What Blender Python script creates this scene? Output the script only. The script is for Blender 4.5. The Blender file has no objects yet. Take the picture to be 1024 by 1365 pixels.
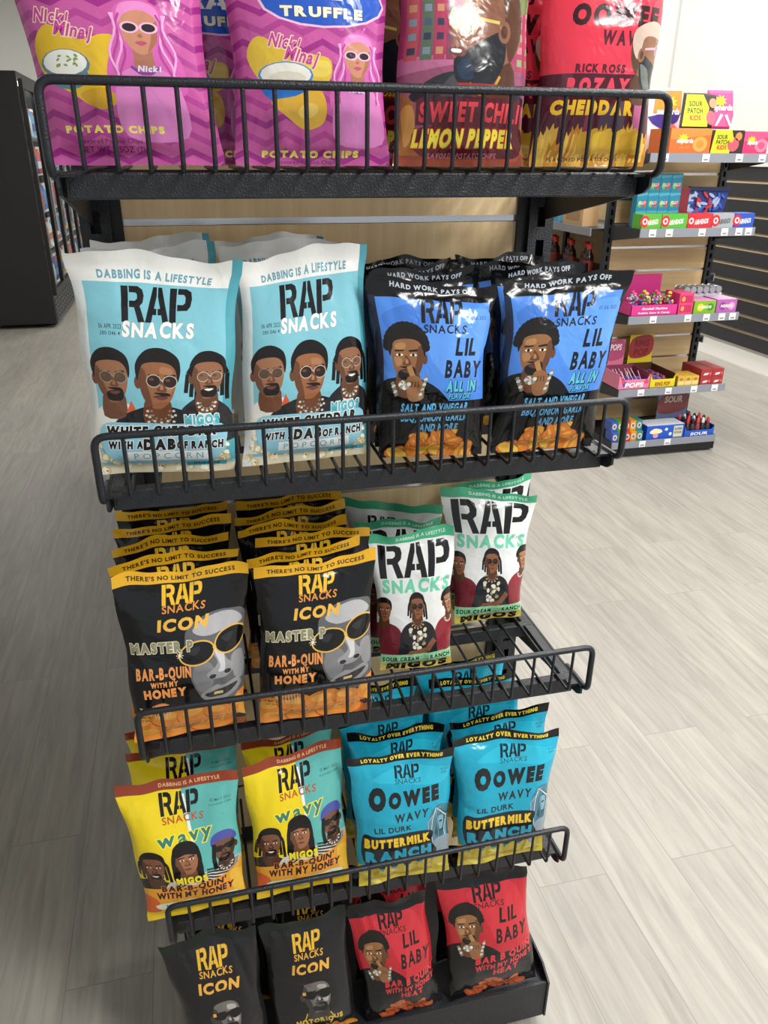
import bpy, bmesh, math, random
import numpy as np
from mathutils import Vector, Matrix
from mathutils.geometry import tessellate_polygon
PI = math.pi
S = bpy.context.scene
COL = S.collection

# ------------------------------------------------------------------ camera
cam_d = bpy.data.cameras.new('camera')
cam_d.sensor_fit = 'AUTO'; cam_d.sensor_width = 36.0
cam_d.lens = 1040.06 / 1365.0 * 36.0
cam_d.clip_start = 0.02; cam_d.clip_end = 100
cam = bpy.data.objects.new('camera', cam_d); COL.objects.link(cam)
PITCH, YAW, ROLL = 0.42923, 0.24494, 0.00603
_f = Vector((math.sin(YAW)*math.cos(PITCH), math.cos(YAW)*math.cos(PITCH), -math.sin(PITCH)))
_r = Vector((math.cos(YAW), -math.sin(YAW), 0)); _u = _r.cross(_f)
_r2 = math.cos(ROLL)*_r + math.sin(ROLL)*_u; _u2 = -math.sin(ROLL)*_r + math.cos(ROLL)*_u
_m = Matrix((_r2, _u2, -_f)).transposed().to_4x4(); _m.translation = Vector((-0.2277, -0.9296, 1.655))
cam.matrix_world = _m
S.camera = cam

# ------------------------------------------------------------------ light
S.view_settings.view_transform = 'Standard'; S.view_settings.look = 'None'
S.view_settings.gamma = 1.0; S.view_settings.exposure = 0.16; S.view_settings.use_curve_mapping = False
W = bpy.data.worlds.new('world'); S.world = W; W.use_nodes = True
W.node_tree.nodes['Background'].inputs[0].default_value = (0.93, 0.97, 1.0, 1)
W.node_tree.nodes['Background'].inputs[1].default_value = 0.60
CEIL = 3.9
# x, y, size x, size y, watts  (ceiling panels; each gets a frame and a diffuser further down)
PANELS = [(1.5, -2.0, 0.6, 1.2, 100), (1.9, 0.4, 0.6, 1.2, 62), (1.9, 3.0, 0.6, 1.2, 62), (1.9, 5.8, 0.6, 1.2, 62),
          (1.9, 8.6, 0.6, 1.2, 62), (3.6, -0.6, 0.6, 1.2, 55), (3.6, 2.2, 0.6, 1.2, 55), (3.6, 5.0, 0.6, 1.2, 55),
          (3.6, 8.0, 0.6, 1.2, 55), (2.4, -2.9, 0.6, 1.2, 105), (-0.6, 9.0, 0.6, 1.2, 50), (-2.6, 9.6, 0.6, 1.2, 62)]
for (x, y, sx, sy, e) in PANELS:
    ld = bpy.data.lights.new('panel_light', 'AREA'); ld.shape = 'RECTANGLE'; ld.size = sx; ld.size_y = sy
    ld.energy = e; ld.color = (1.0, 0.985, 0.955)
    lo = bpy.data.objects.new('panel_light', ld); COL.objects.link(lo); lo.location = (x, y, CEIL-0.06)

# ------------------------------------------------------------------ materials
def lin(h):
    h = h.lstrip('#'); c = [int(h[i:i+2], 16)/255 for i in (0, 2, 4)]
    return tuple((v/12.92 if v <= 0.04045 else ((v+0.055)/1.055)**2.4) for v in c) + (1,)
MATS = {}
def base_mat(name):
    m = bpy.data.materials.new(name); m.use_nodes = True
    return m, m.node_tree, m.node_tree.nodes['Principled BSDF']
def mat(name, hexc, rough=0.5, metal=0.0, spec=0.5, bump=0, bscale=200, coat=0.0):
    if name in MATS: return MATS[name]
    m, nt, b = base_mat(name)
    b.inputs['Base Color'].default_value = lin(hexc); b.inputs['Roughness'].default_value = rough
    b.inputs['Metallic'].default_value = metal; b.inputs['Specular IOR Level'].default_value = spec
    b.inputs['Coat Weight'].default_value = coat
    if bump:
        tc = nt.nodes.new('ShaderNodeTexCoord'); no = nt.nodes.new('ShaderNodeTexNoise'); bp = nt.nodes.new('ShaderNodeBump')
        no.inputs['Scale'].default_value = bscale; no.inputs['Detail'].default_value = 3
        bp.inputs['Strength'].default_value = bump; bp.inputs['Distance'].default_value = 0.002
        nt.links.new(tc.outputs['Object'], no.inputs['Vector']); nt.links.new(no.outputs['Fac'], bp.inputs['Height'])
        nt.links.new(bp.outputs['Normal'], b.inputs['Normal'])
    MATS[name] = m
    return m
def ink(hexc):
    """Printing ink on glossy, faintly crinkled packaging film."""
    key = 'ink_' + hexc.lstrip('#')
    if key in MATS: return MATS[key]
    m, nt, b = base_mat(key)
    b.inputs['Base Color'].default_value = lin(hexc)
    b.inputs['Roughness'].default_value = 0.17; b.inputs['Specular IOR Level'].default_value = 0.42
    tc = nt.nodes.new('ShaderNodeTexCoord'); no = nt.nodes.new('ShaderNodeTexNoise'); bp = nt.nodes.new('ShaderNodeBump')
    no.inputs['Scale'].default_value = 34; no.inputs['Detail'].default_value = 2.5; no.inputs['Distortion'].default_value = 0.6
    vo = nt.nodes.new('ShaderNodeTexVoronoi'); vo.feature = 'F1'; vo.inputs['Scale'].default_value = 19; ma = nt.nodes.new('ShaderNodeMath'); ma.operation = 'MULTIPLY_ADD'; ma.inputs[1].default_value = 0.55
    va = nt.nodes.new('ShaderNodeVectorMath'); va.operation = 'MULTIPLY_ADD'; va.inputs[1].default_value = (.05, .05, .05)
    nt.links.new(no.outputs['Color'], va.inputs[0]); nt.links.new(tc.outputs['Object'], va.inputs[2]); nt.links.new(va.outputs[0], vo.inputs['Vector'])
    bp.inputs['Strength'].default_value = 0.5; bp.inputs['Distance'].default_value = 0.0033
    nt.links.new(tc.outputs['Object'], no.inputs['Vector']); nt.links.new(vo.outputs['Distance'], ma.inputs[0]); nt.links.new(no.outputs['Fac'], ma.inputs[2]); nt.links.new(ma.outputs[0], bp.inputs['Height'])
    nt.links.new(bp.outputs['Normal'], b.inputs['Normal'])
    MATS[key] = m
    return m
def paint(hexc): return mat('card_' + hexc.lstrip('#'), hexc, 0.45)

def wood_mat(name, c1, c2, axis='X', scale=1.0, rough=0.45):
    m, nt, b = base_mat(name)
    tc = nt.nodes.new('ShaderNodeTexCoord'); mp = nt.nodes.new('ShaderNodeMapping')
    mp.inputs['Scale'].default_value = {'X': (1, 14, 14), 'Z': (14, 14, 1), 'Y': (14, 1, 14)}[axis]
    n1 = nt.nodes.new('ShaderNodeTexNoise'); n1.inputs['Scale'].default_value = 4*scale; n1.inputs['Detail'].default_value = 8; n1.inputs['Distortion'].default_value = 0.4
    rp = nt.nodes.new('ShaderNodeValToRGB'); rp.color_ramp.elements[0].position = 0.3; rp.color_ramp.elements[1].position = 0.72
    rp.color_ramp.elements[0].color = lin(c1); rp.color_ramp.elements[1].color = lin(c2)
    nt.links.new(tc.outputs['Object'], mp.inputs[0]); nt.links.new(mp.outputs[0], n1.inputs['Vector'])
    nt.links.new(n1.outputs['Fac'], rp.inputs[0]); nt.links.new(rp.outputs[0], b.inputs['Base Color'])
    b.inputs['Roughness'].default_value = rough
    return m

def floor_mat():
    m, nt, b = base_mat('vinyl_planks')
    tc = nt.nodes.new('ShaderNodeTexCoord'); mp = nt.nodes.new('ShaderNodeMapping')
    mp.inputs['Rotation'].default_value = (0, 0, PI/2); mp.inputs['Location'].default_value = (0.31, 0.07, 0)
    br = nt.nodes.new('ShaderNodeTexBrick')
    br.offset = 0.37; br.inputs['Scale'].default_value = 1.0; br.inputs['Brick Width'].default_value = 1.2; br.inputs['Row Height'].default_value = 0.185
    br.inputs['Mortar Size'].default_value = 0.0012; br.inputs['Mortar Smooth'].default_value = 0.3; br.inputs['Bias'].default_value = 0.0
    br.inputs['Color1'].default_value = (0, 0, 0, 1); br.inputs['Color2'].default_value = (1, 1, 1, 1); br.inputs['Mortar'].default_value = (0.5, 0.5, 0.5, 1)
    L = nt.links.new
    L(tc.outputs['Object'], mp.inputs[0]); L(mp.outputs[0], br.inputs['Vector'])
    # grain stretched along the plank, shifted plank by plank
    ad = nt.nodes.new('ShaderNodeVectorMath'); ad.operation = 'MULTIPLY_ADD'
    ad.inputs[1].default_value = (7, 3, 5); L(br.outputs['Color'], ad.inputs[0]); L(tc.outputs['Object'], ad.inputs[2])
    m2 = nt.nodes.new('ShaderNodeMapping'); m2.inputs['Scale'].default_value = (16, 1.1, 1); L(ad.outputs[0], m2.inputs[0])
    n1 = nt.nodes.new('ShaderNodeTexNoise'); n1.inputs['Scale'].default_value = 2.2; n1.inputs['Detail'].default_value = 9; n1.inputs['Roughness'].default_value = 0.62; n1.inputs['Distortion'].default_value = 1.1
    L(m2.outputs[0], n1.inputs['Vector'])
    m3 = nt.nodes.new('ShaderNodeMapping'); m3.inputs['Scale'].default_value = (3.0, 0.5, 1); L(ad.outputs[0], m3.inputs[0])
    n2 = nt.nodes.new('ShaderNodeTexNoise'); n2.inputs['Scale'].default_value = 1.6; n2.inputs['Detail'].default_value = 3; L(m3.outputs[0], n2.inputs['Vector'])
    rp = nt.nodes.new('ShaderNodeValToRGB'); e = rp.color_ramp.elements
    e[0].position = 0.28; e[0].color = lin('#88847d'); e[1].position = 0.72; e[1].color = lin('#a6a299')
    x = e.new(0.5); x.color = lin('#99958d')
    L(n1.outputs['Fac'], rp.inputs[0])
    r2 = nt.nodes.new('ShaderNodeMapRange'); r2.inputs[1].default_value = 0.25; r2.inputs[2].default_value = 0.75; r2.inputs[3].default_value = 0.92; r2.inputs[4].default_value = 1.05
    L(n2.outputs['Fac'], r2.inputs[0])
    r3 = nt.nodes.new('ShaderNodeMapRange'); r3.inputs[3].default_value = 0.95; r3.inputs[4].default_value = 1.04; L(br.outputs['Color'], r3.inputs[0])
    mu = nt.nodes.new('ShaderNodeMath'); mu.operation = 'MULTIPLY'; L(r2.outputs[0], mu.inputs[0]); L(r3.outputs[0], mu.inputs[1])
    vm = nt.nodes.new('ShaderNodeVectorMath'); vm.operation = 'SCALE'; L(rp.outputs[0], vm.inputs[0]); L(mu.outputs[0], vm.inputs['Scale'])
    mx = nt.nodes.new('ShaderNodeMix'); mx.data_type = 'RGBA'; mx.inputs[7].default_value = lin('#817d76')
    L(br.outputs['Fac'], mx.inputs[0]); L(vm.outputs[0], mx.inputs[6]); L(mx.outputs[2], b.inputs['Base Color'])
    b.inputs['Roughness'].default_value = 0.42; b.inputs['Specular IOR Level'].default_value = 0.35
    bp = nt.nodes.new('ShaderNodeBump'); bp.inputs['Strength'].default_value = 0.08; bp.inputs['Distance'].default_value = 0.002
    L(n1.outputs['Fac'], bp.inputs['Height']); L(bp.outputs[0], b.inputs['Normal'])
    return m

M_BLACK = mat('black_powder_coat', '#15181f', 0.42, 0.0, 0.5, bump=0.6, bscale=420)
M_WIRE = mat('grey_black_wire', '#1c1f26', 0.34, 0.2, 0.5, bump=0.4, bscale=500)
M_DARK = mat('dark_metal', '#101113', 0.5)
M_CHROME = mat('aluminium', '#c9ccd2', 0.22, 0.9)
M_WOOD = wood_mat('oak_laminate', '#e2c493', '#f0d9ac', 'Z', 1.0)
M_MAPLE = wood_mat('maple_laminate', '#c8a878', '#dbbf92', 'X', 0.7)
M_WALL = mat('white_paint', '#d2d1cc', 0.7, bump=0.05, bscale=60)
M_STRIP = mat('grey_price_rail', '#8b8f9b', 0.3)
M_TAG = mat('white_paper', '#e8e9ea', 0.6)

# ------------------------------------------------------------------ object helpers
def link(name, me, m=None, parent=None):
    o = bpy.data.objects.new(name, me); COL.objects.link(o)
    if m is not None:
        for x in (m if isinstance(m, (list, tuple)) else [m]): me.materials.append(x)
    if parent is not None: o.parent = parent
    return o
def tag(o, label, cat, group=None):
    o['label'] = label; o['category'] = cat
    if group: o['group'] = group
    return o
def thing(name, label, cat, loc=(0, 0, 0), rz=0.0, group=None):
    o = bpy.data.objects.new(name, None); COL.objects.link(o); o.location = loc; o.rotation_euler = (0, 0, rz)
    o.empty_display_size = 0.05
    return tag(o, label, cat, group)
def structure(o):
    o['kind'] = 'structure'; return o

class MB:
    """Collects boxes, tubes, lathes and plates into one mesh."""
    def __init__(s): s.v = []; s.f = []; s.mi = []; s.sm = []
    def add(s, vs, fs, mi=0, smooth=False):
        b = len(s.v); s.v += [tuple(v) for v in vs]; s.f += [tuple(b+i for i in f) for f in fs]
        s.mi += [mi]*len(fs); s.sm += [smooth]*len(fs); return s
    def box(s, x0, x1, y0, y1, z0, z1, mi=0, bev=0.0):
        if bev <= 0:
            v = [(x, y, z) for z in (z0, z1) for y in (y0, y1) for x in (x0, x1)]
            f = [(0, 2, 3, 1), (4, 5, 7, 6), (0, 1, 5, 4), (2, 6, 7, 3), (0, 4, 6, 2), (1, 3, 7, 5)]
            return s.add(v, f, mi)
        bm = bmesh.new(); bmesh.ops.create_cube(bm, size=1)
        for v in bm.verts: v.co = Vector(((x0+x1)/2+v.co.x*(x1-x0), (y0+y1)/2+v.co.y*(y1-y0), (z0+z1)/2+v.co.z*(z1-z0)))
        bmesh.ops.bevel(bm, geom=bm.edges[:], offset=bev, segments=2, affect='EDGES', profile=0.5)
        bm.verts.index_update(); s.add([v.co for v in bm.verts], [[v.index for v in f.verts] for f in bm.faces], mi); bm.free(); return s
    def tube(s, pts, r, n=8, mi=0, cap=True):
        pts = [Vector(p) for p in pts]; rings = []; up = None
        for i, p in enumerate(pts):
            d = (pts[min(i+1, len(pts)-1)] - pts[max(i-1, 0)]).normalized()
            if up is None:
                up = Vector((0, 0, 1)) if abs(d.z) < 0.9 else Vector((1, 0, 0))
            a = d.cross(up).normalized(); bb = a.cross(d).normalized(); up = bb
            rr = r[i] if isinstance(r, (list, tuple)) else r
            rings.append([p + a*math.cos(2*PI*k/n)*rr + bb*math.sin(2*PI*k/n)*rr for k in range(n)])
        vs = [v for q in rings for v in q]; fs = []
        for i in range(len(rings)-1):
            for k in range(n):
                fs.append((i*n+k, i*n+(k+1) % n, (i+1)*n+(k+1) % n, (i+1)*n+k))
        s.add(vs, fs, mi, True)
        if cap: s.add(rings[0], [tuple(range(n))], mi); s.add(rings[-1], [tuple(reversed(range(n)))], mi)
        return s
    def lathe(s, prof, n=16, mi=0, c=(0, 0, 0), smooth=True):
        vs = []; fs = []
        for (r, z) in prof:
            for k in range(n): vs.append((c[0]+r*math.cos(2*PI*k/n), c[1]+r*math.sin(2*PI*k/n), c[2]+z))
        for i in range(len(prof)-1):
            for k in range(n): fs.append((i*n+k, i*n+(k+1) % n, (i+1)*n+(k+1) % n, (i+1)*n+k))
        return s.add(vs, fs, mi, smooth)
    def plate(s, poly, axis, a0, a1, mi=0):
        """Polygon (2D, counter-clockwise) extruded along an axis."""
        n = len(poly)
        def P(q, a):
            return {'x': (a, q[0], q[1]), 'y': (q[0], a, q[1]), 'z': (q[0], q[1], a)}[axis]
        vs = [P(q, a0) for q in poly] + [P(q, a1) for q in poly]
        tri = tessellate_polygon([[Vector((q[0], q[1], 0)) for q in poly]])
        fs = [tuple(t) for t in tri] + [tuple(n+i for i in reversed(t)) for t in tri] + [(i, (i+1) % n, n+(i+1) % n, n+i) for i in range(n)]
        return s.add(vs, fs, mi)
    def build(s, name, m=None, parent=None, recalc=True):
        me = bpy.data.meshes.new(name); me.from_pydata(s.v, [], s.f)
        me.polygons.foreach_set('material_index', s.mi); me.polygons.foreach_set('use_smooth', s.sm)
        if recalc:
            bm = bmesh.new(); bm.from_mesh(me); bmesh.ops.recalc_face_normals(bm, faces=bm.faces[:]); bm.to_mesh(me); bm.free()
        me.update()
        return link(name, me, m, parent)

def fillet(pts, r, n=6):
    """Polyline with rounded inner corners."""
    pts = [Vector(p) for p in pts]; out = [pts[0]]
    for i in range(1, len(pts)-1):
        a, b, c = pts[i-1], pts[i], pts[i+1]
        d1 = (a-b).normalized(); d2 = (c-b).normalized(); rr = min(r, (a-b).length*0.49, (c-b).length*0.49)
        p0, p1 = b+d1*rr, b+d2*rr
        for k in range(n+1):
            t = k/n; out.append((1-t)**2*p0 + 2*t*(1-t)*b + t*t*p1)
    out.append(pts[-1]); return out

# ------------------------------------------------------------------ flat lettering and shapes
_tcache = {}
def text_tris(s, bold=0.0):
    """Triangles of a string in the built-in typeface, scaled to unit height; returns (points, triangles, width)."""
    k = (s, round(bold, 4))
    if k in _tcache: return _tcache[k]
    c = bpy.data.curves.new('lettering', 'FONT'); c.body = s; c.offset = bold; c.resolution_u = 3
    if bold > 0.02: c.space_character = 1.0 + bold*1.6
    o = bpy.data.objects.new('lettering', c); me = bpy.data.meshes.new_from_object(o)
    me.calc_loop_triangles()
    v = np.zeros(len(me.vertices)*3); me.vertices.foreach_get('co', v); v = v.reshape(-1, 3)[:, :2]
    t = np.array([list(q.vertices) for q in me.loop_triangles]) if len(me.loop_triangles) else np.zeros((0, 3), int)
    bpy.data.objects.remove(o); bpy.data.curves.remove(c); bpy.data.meshes.remove(me)
    if len(v):
        x0 = v[:, 0].min(); wd = v[:, 0].max()-x0
        v = np.stack([(v[:, 0]-x0), (v[:, 1]+bold)], 1)/(0.729+2*bold); wd /= (0.729+2*bold)
    else: wd = 1
    _tcache[k] = (v, t, wd); return _tcache[k]

def smooth(pts, n=5):
    out = []; N = len(pts)
    for i in range(N):
        p0, p1, p2, p3 = [np.array(pts[(i+k-1) % N], float) for k in range(4)]
        for j in range(n):
            t = j/n
            out.append(tuple(0.5*((2*p1)+(-p0+p2)*t+(2*p0-5*p1+4*p2-p3)*t*t+(-p0+3*p1-3*p2+p3)*t**3)))
    return out
def ellipse(cx, cy, rx, ry, n=18, rot=0.0):
    c, s_ = math.cos(rot), math.sin(rot); o = []
    for k in range(n):
        a = 2*PI*k/n; x, y = rx*math.cos(a), ry*math.sin(a); o.append((cx+x*c-y*s_, cy+x*s_+y*c))
    return o

_R_ = [[(-.02, 0), (.29, 0), (.29, 1), (-.02, 1)], [(.34, 1), (.72, 1), (.93, .92), (1, .75), (.96, .56), (.82, .46), (1.05, 0), (.74, 0), (.56, .42), (.34, .42), (.34, .60), (.60, .60), (.70, .66), (.70, .78), (.62, .83), (.34, .83)]]
_A_ = [[(-.04, 0), (.25, 0), (.31, .22), (.48, .22), (.48, .40), (.37, .40), (.48, .74), (.48, 1), (.31, 1)], [(.54, 1), (.71, 1), (1.06, 0), (.77, 0), (.71, .22), (.54, .22), (.54, .40), (.65, .40), (.54, .74)]]
_P_ = [[(-.02, 0), (.29, 0), (.29, 1), (-.02, 1)], [(.34, 1), (.72, 1), (.94, .92), (1, .72), (.95, .50), (.80, .38), (.34, .36), (.34, .54), (.60, .54), (.70, .60), (.70, .76), (.62, .83), (.34, .83)]]

NX, NY = 32, 46
class Design:
    """Flat print of one bag front: x 0..100 across, y 0..145 up. Shapes are layered in the order they are added."""
    def __init__(s, film, seal=None, back=None, bottom=None):
        s.film = film; s.seal = seal or film; s.back = back or film; s.bottom = bottom or film
        s.layers = []   # (points, tris, ink)
        s.compiled = None; s.squash = 1.0
    def tri(s, v, t, c): s.layers.append((np.asarray(v, float), t, c)); return s
    def poly(s, pts, c):
        t = tessellate_polygon([[Vector((p[0], p[1], 0)) for p in pts]])
        return s.tri(pts, [tuple(q) for q in t], c)
    def rect(s, x0, y0, x1, y1, c): return s.poly([(x0, y0), (x1, y0), (x1, y1), (x0, y1)], c)
    def blob(s, pts, c, n=4): return s.poly(smooth(pts, n), c)
    def ell(s, cx, cy, rx, ry, c, rot=0.0, n=16): return s.poly(ellipse(cx, cy, rx, ry, n, rot), c)
    def line(s, pts, w, c):
        for a, b in zip(pts[:-1], pts[1:]):
            d = np.array(b, float)-np.array(a, float); L = np.hypot(*d) or 1e-6; n = np.array([-d[1], d[0]])/L*w/2
            s.poly([tuple(np.array(a)+n), tuple(np.array(a)-n), tuple(np.array(b)-n), tuple(np.array(b)+n)], c)
        return s
    def text(s, st, x, y, h, c, w=None, bold=0.0, shear=0.0, rot=0.0, align='c', outline=None, jit=0.0, arc=0.0, seed=0, shadow=None):
        """Baseline at y, letter height h, optional total width w; brush lettering through jitter."""
        bold = bold*1.3+0.004; ops = []
        if outline: ops.append((outline[0], bold+outline[1], outline[1], 0))
        if shadow: ops.insert(0, (shadow[0], bold, 0, shadow[1]))
        ops.append((c, bold, 0, 0))
        rr = random.Random(seed+7)
        # letter layout measured on the plain string
        items = []; cx = 0.0
        for ch in st:
            if ch == ' ': cx += 0.42; items.append(None); continue
            v, t, wd = text_tris(ch, bold); items.append((ch, cx, wd, rr.uniform(-1, 1), rr.uniform(-1, 1))); cx += wd + 0.13
        tot = max(cx-0.13, 0.01); sx = (w/(tot*h)) if w else 1.0
        if w is None: w = tot*h
        ox = {'c': -w/2, 'l': 0, 'r': -w}[align]; ca, sa = math.cos(rot), math.sin(rot)
        for (colr, bo, grow, sh) in ops:
            for it in items:
                if it is None: continue
                ch, px, wd, j1, j2 = it
                v, t, wo = text_tris(ch, bo)
                if not len(t): continue
                g = grow/(0.729+2*bold)
                v = v.copy(); k = (0.729+2*bo)/(0.729+2*bold)
                X = v[:, 0]*k - (wo*k-wd)/2; Y = v[:, 1]*k - g
                if jit:
                    a = j1*jit*0.35; Xc, Yc = X-wd/2, Y-0.5
                    X, Y = wd/2+(Xc*math.cos(a)-Yc*math.sin(a)), 0.5+(Xc*math.sin(a)+Yc*math.cos(a))*(1+0.25*jit*j2)
                    Y = Y + jit*0.2*j2
                X = (X + px + shear*Y)*h*sx + ox; Y = Y*h
                if arc: Y = Y + arc*(1-(2*(X-ox)/max(w, 1e-6)-1)**2)
                if sh: X = X+sh; Y = Y-sh
                s.tri(np.stack([x_rot(X, Y, ca, sa)+x, y_rot(X, Y, ca, sa)+y], 1), t, colr)
        return s
    def rap(s, x, y, w, h, c, shear=0.08, rot=0.0, outline=None, gap=0.10):
        """Three heavy stencil-cut capitals."""
        lw = w/(3+2*gap); ca, sa = math.cos(rot), math.sin(rot)
        for pas in ([outline] if outline else []) + [None]:
            for i, L in enumerate((_R_, _A_, _P_)):
                for pl in L:
                    q = np.array(pl, float)
                    if pas:
                        m_ = q.mean(0); q = m_ + (q-m_)*1.0 + np.sign(q-m_)*pas[1]
                    X = q[:, 0]*lw + i*lw*(1+gap) - w/2 + shear*(q[:, 1]-0.5)*h; Y = q[:, 1]*h
                    s.poly(list(zip(x_rot(X, Y, ca, sa)+x, y_rot(X, Y, ca, sa)+y)), pas[0] if pas else c)
        return s
    def face(s, cx, cy, h, skin='#8a5a3e', dark='#5d3a28', hair='#16110f', style='short', glasses=None, goatee=True, turn=0.0, tilt=0.0, light=None, smile=False, lens='#1a1512', rim='#d8cfc0', lips='#6e3b34', tee=None):
        ca, sa = math.cos(tilt), math.sin(tilt)
        def P(pts): return [(cx+(a*ca-b*sa)*h, cy+(a*sa+b*ca)*h) for a, b in pts]
        light = light or skin
        if style == 'long': s.blob(P([(-.42, .3), (-.2, .6), (.2, .6), (.42, .3), (.5, -.3), (.56, -.8), (.35, -1.0), (0, -.7), (-.35, -1.0), (-.56, -.8), (-.5, -.3)]), hair)
        if style == 'dreads':
            for k in range(9):
                a = -0.44+k*0.11; s.line(P([(a*.6, .45), (a*1.05, .1), (a*1.15, -.35-.1*(k % 3))]), h*.1, hair)
        if style == 'hood': s.blob(P([(-.46, .25), (-.25, .62), (.2, .64), (.45, .3), (.48, -.3), (.42, -.75), (-.42, -.75), (-.5, -.3)]), hair)
        s.blob(P([(-.2, -.25), (.22, -.25), (.25, -.8), (-.25, -.8)]), dark, 3)
        es = -1 if turn >= 0 else 1
        s.ell(cx+(es*.38*ca-(-.02)*sa)*h, cy+(es*.38*sa-.02*ca)*h, .07*h, .12*h, dark)
        s.blob(P([(-.36, .25), (-.29, .43), (0, .52), (.29, .43), (.36, .25), (.35, -.05), (.27, -.31), (.12, -.47), (0, -.5), (-.12, -.47), (-.27, -.31), (-.35, -.05)]), skin)
        k = 1 if turn < 0 else -1
        s.blob(P([(k*.36, .25), (k*.35, -.05), (k*.27, -.31), (k*.1, -.48), (k*.14, -.25), (k*.2, -.05), (k*.24, .2)]), dark)
        s.blob(P([(-k*.05, .3), (-k*.25, .27), (-k*.26, .17), (-k*.05, .18)]), light, 3)
        s.blob(P([(-k*.15, -.02), (-k*.3, .0), (-k*.26, -.18), (-k*.14, -.14)]), light, 3)
        if style in ('short', 'curls', 'long', 'dreads'):
            s.blob(P([(-.39, .02), (-.42, .32), (-.24, .58), (.06, .64), (.34, .5), (.42, .26), (.38, .02), (.33, .24), (.2, .36), (-.05, .38), (-.27, .33), (-.34, .2)]), hair)
        if style == 'curls':
            for j in range(16):
                a = PI*(j/15.0); s.ell(cx+math.cos(a)*.42*h, cy+(.22+math.sin(a)*.42)*h, .1*h, .1*h, hair, n=9)
        if style in ('hood', 'beanie'):
            s.blob(P([(-.42, .2), (-.38, .5), (-.1, .66), (.25, .62), (.43, .4), (.42, .2), (.2, .32), (-.2, .32)]), hair if style == 'hood' else '#4a4f9a')
        tx = turn*.1
        for sgn in (-1, 1):
            ex = tx+sgn*.155
            s.poly(P([(ex-.1, .15), (ex+.1, .165+.01*sgn), (ex+.1, .13), (ex-.1, .115)]), hair if style != 'none' else dark)
            if glasses is None or glasses == 'up':
                s.blob(P([(ex-.085, .05), (ex, .085), (ex+.085, .05), (ex, .025)]), '#e9e2d6', 3)
                s.ell(*P([(ex+.015*turn, .054)])[0], .034*h, .032*h, '#17100c', n=10)
            elif glasses == 'round':
                s.ell(*P([(ex, .03)])[0], .145*h, .125*h, rim, n=16); s.ell(*P([(ex, .03)])[0], .128*h, .108*h, lens, n=16)
                s.ell(*P([(ex-.04, .06)])[0], .05*h, .03*h, dark, n=8)
            elif glasses == 'oval':
                s.ell(*P([(ex*1.25, .02)])[0], .2*h, .14*h, rim, rot=.15+tilt, n=20); s.ell(*P([(ex*1.25, .02)])[0], .175*h, .115*h, lens, rot=.15+tilt, n=20)
        if glasses in ('round', 'oval'): s.line(P([(tx-.03, .05), (tx+.03, .05)]), .025*h, rim)
        if glasses == 'shades':
            s.blob(P([(-.36, .14), (0, .12), (.36, .16), (.34, -.02), (.16, -.07), (.03, .03), (-.12, -.07), (-.33, -.02)]), lens, 3)
        s.blob(P([(tx-.03, .05), (tx+.05, -.02), (tx+.1, -.14), (tx, -.17), (tx-.1, -.14), (tx-.04, -.05)]), dark, 3)
        s.blob(P([(tx-.02, -.02), (tx+.03, -.06), (tx+.03, -.12), (tx-.03, -.12)]), light, 3)
        if goatee:
            s.blob(P([(tx-.16, -.2), (tx, -.18), (tx+.16, -.2), (tx+.2, -.34), (tx+.12, -.46), (tx-.12, -.46), (tx-.2, -.34), (tx-.14, -.26), (tx, -.235), (tx+.14, -.26)]), hair, 3)
        s.blob(P([(tx-.13, -.275), (tx-.03, -.25), (tx, -.258), (tx+.03, -.25), (tx+.13, -.275), (tx, -.33)]), lips, 3)
        if smile: s.blob(P([(tx-.11, -.265), (tx+.11, -.265), (tx, -.315)]), '#efe9df', 3)
        if tee:
            s.blob(P([(-.3, -.62), (0, -.78), (.3, -.62), (.34, -.75), (0, -.98), (-.34, -.75)]), tee, 3)
        return s
    def chips(s, x0, x1, y0, y1, n, cols, r=7, seed=1, peak=True, edge='#b8641c'):
        rr = random.Random(seed); it = []
        for k in range(n):
            t = rr.random(); x = x0+(x1-x0)*t; top = y0+(y1-y0)*((1-abs(2*t-1)**1.6) if peak else 1); it.append((x, rr.uniform(y0, max(top, y0+.5))))
        it.sort(key=lambda q: -q[1])
        for (x, y) in it:
            a = rr.uniform(-1.2, 1.2); rx, ry = r*rr.uniform(.8, 1.3), r*rr.uniform(.42, .7); c = rr.choice(cols)
            s.ell(x, y, rx*1.06, ry*1.1, edge, a, 11); s.ell(x, y+.25, rx*.96, ry*.92, c, a, 11); s.ell(x-.1*rx, y+.25*ry, rx*.55, ry*.3, cols[0], a+.1, 8)
        return s
    def popcorn(s, x0, x1, y0, y1, n, seed=1):
        rr = random.Random(seed)
        for k in range(n):
            x, y = rr.uniform(x0, x1), rr.uniform(y0, y1); r = rr.uniform(2.0, 3.6)
            s.ell(x, y, r*1.1, r, '#c9b98a', n=8)
            for j in range(4): s.ell(x+rr.uniform(-r, r)*.6, y+rr.uniform(-r, r)*.6, r*.55, r*.5, rr.choice(['#efe6c8', '#e6dab4', '#f4eedb']), n=7)
            if rr.random() < .35: s.ell(x, y, r*.3, r*.25, '#8d6a35', n=6)
        return s
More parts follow.
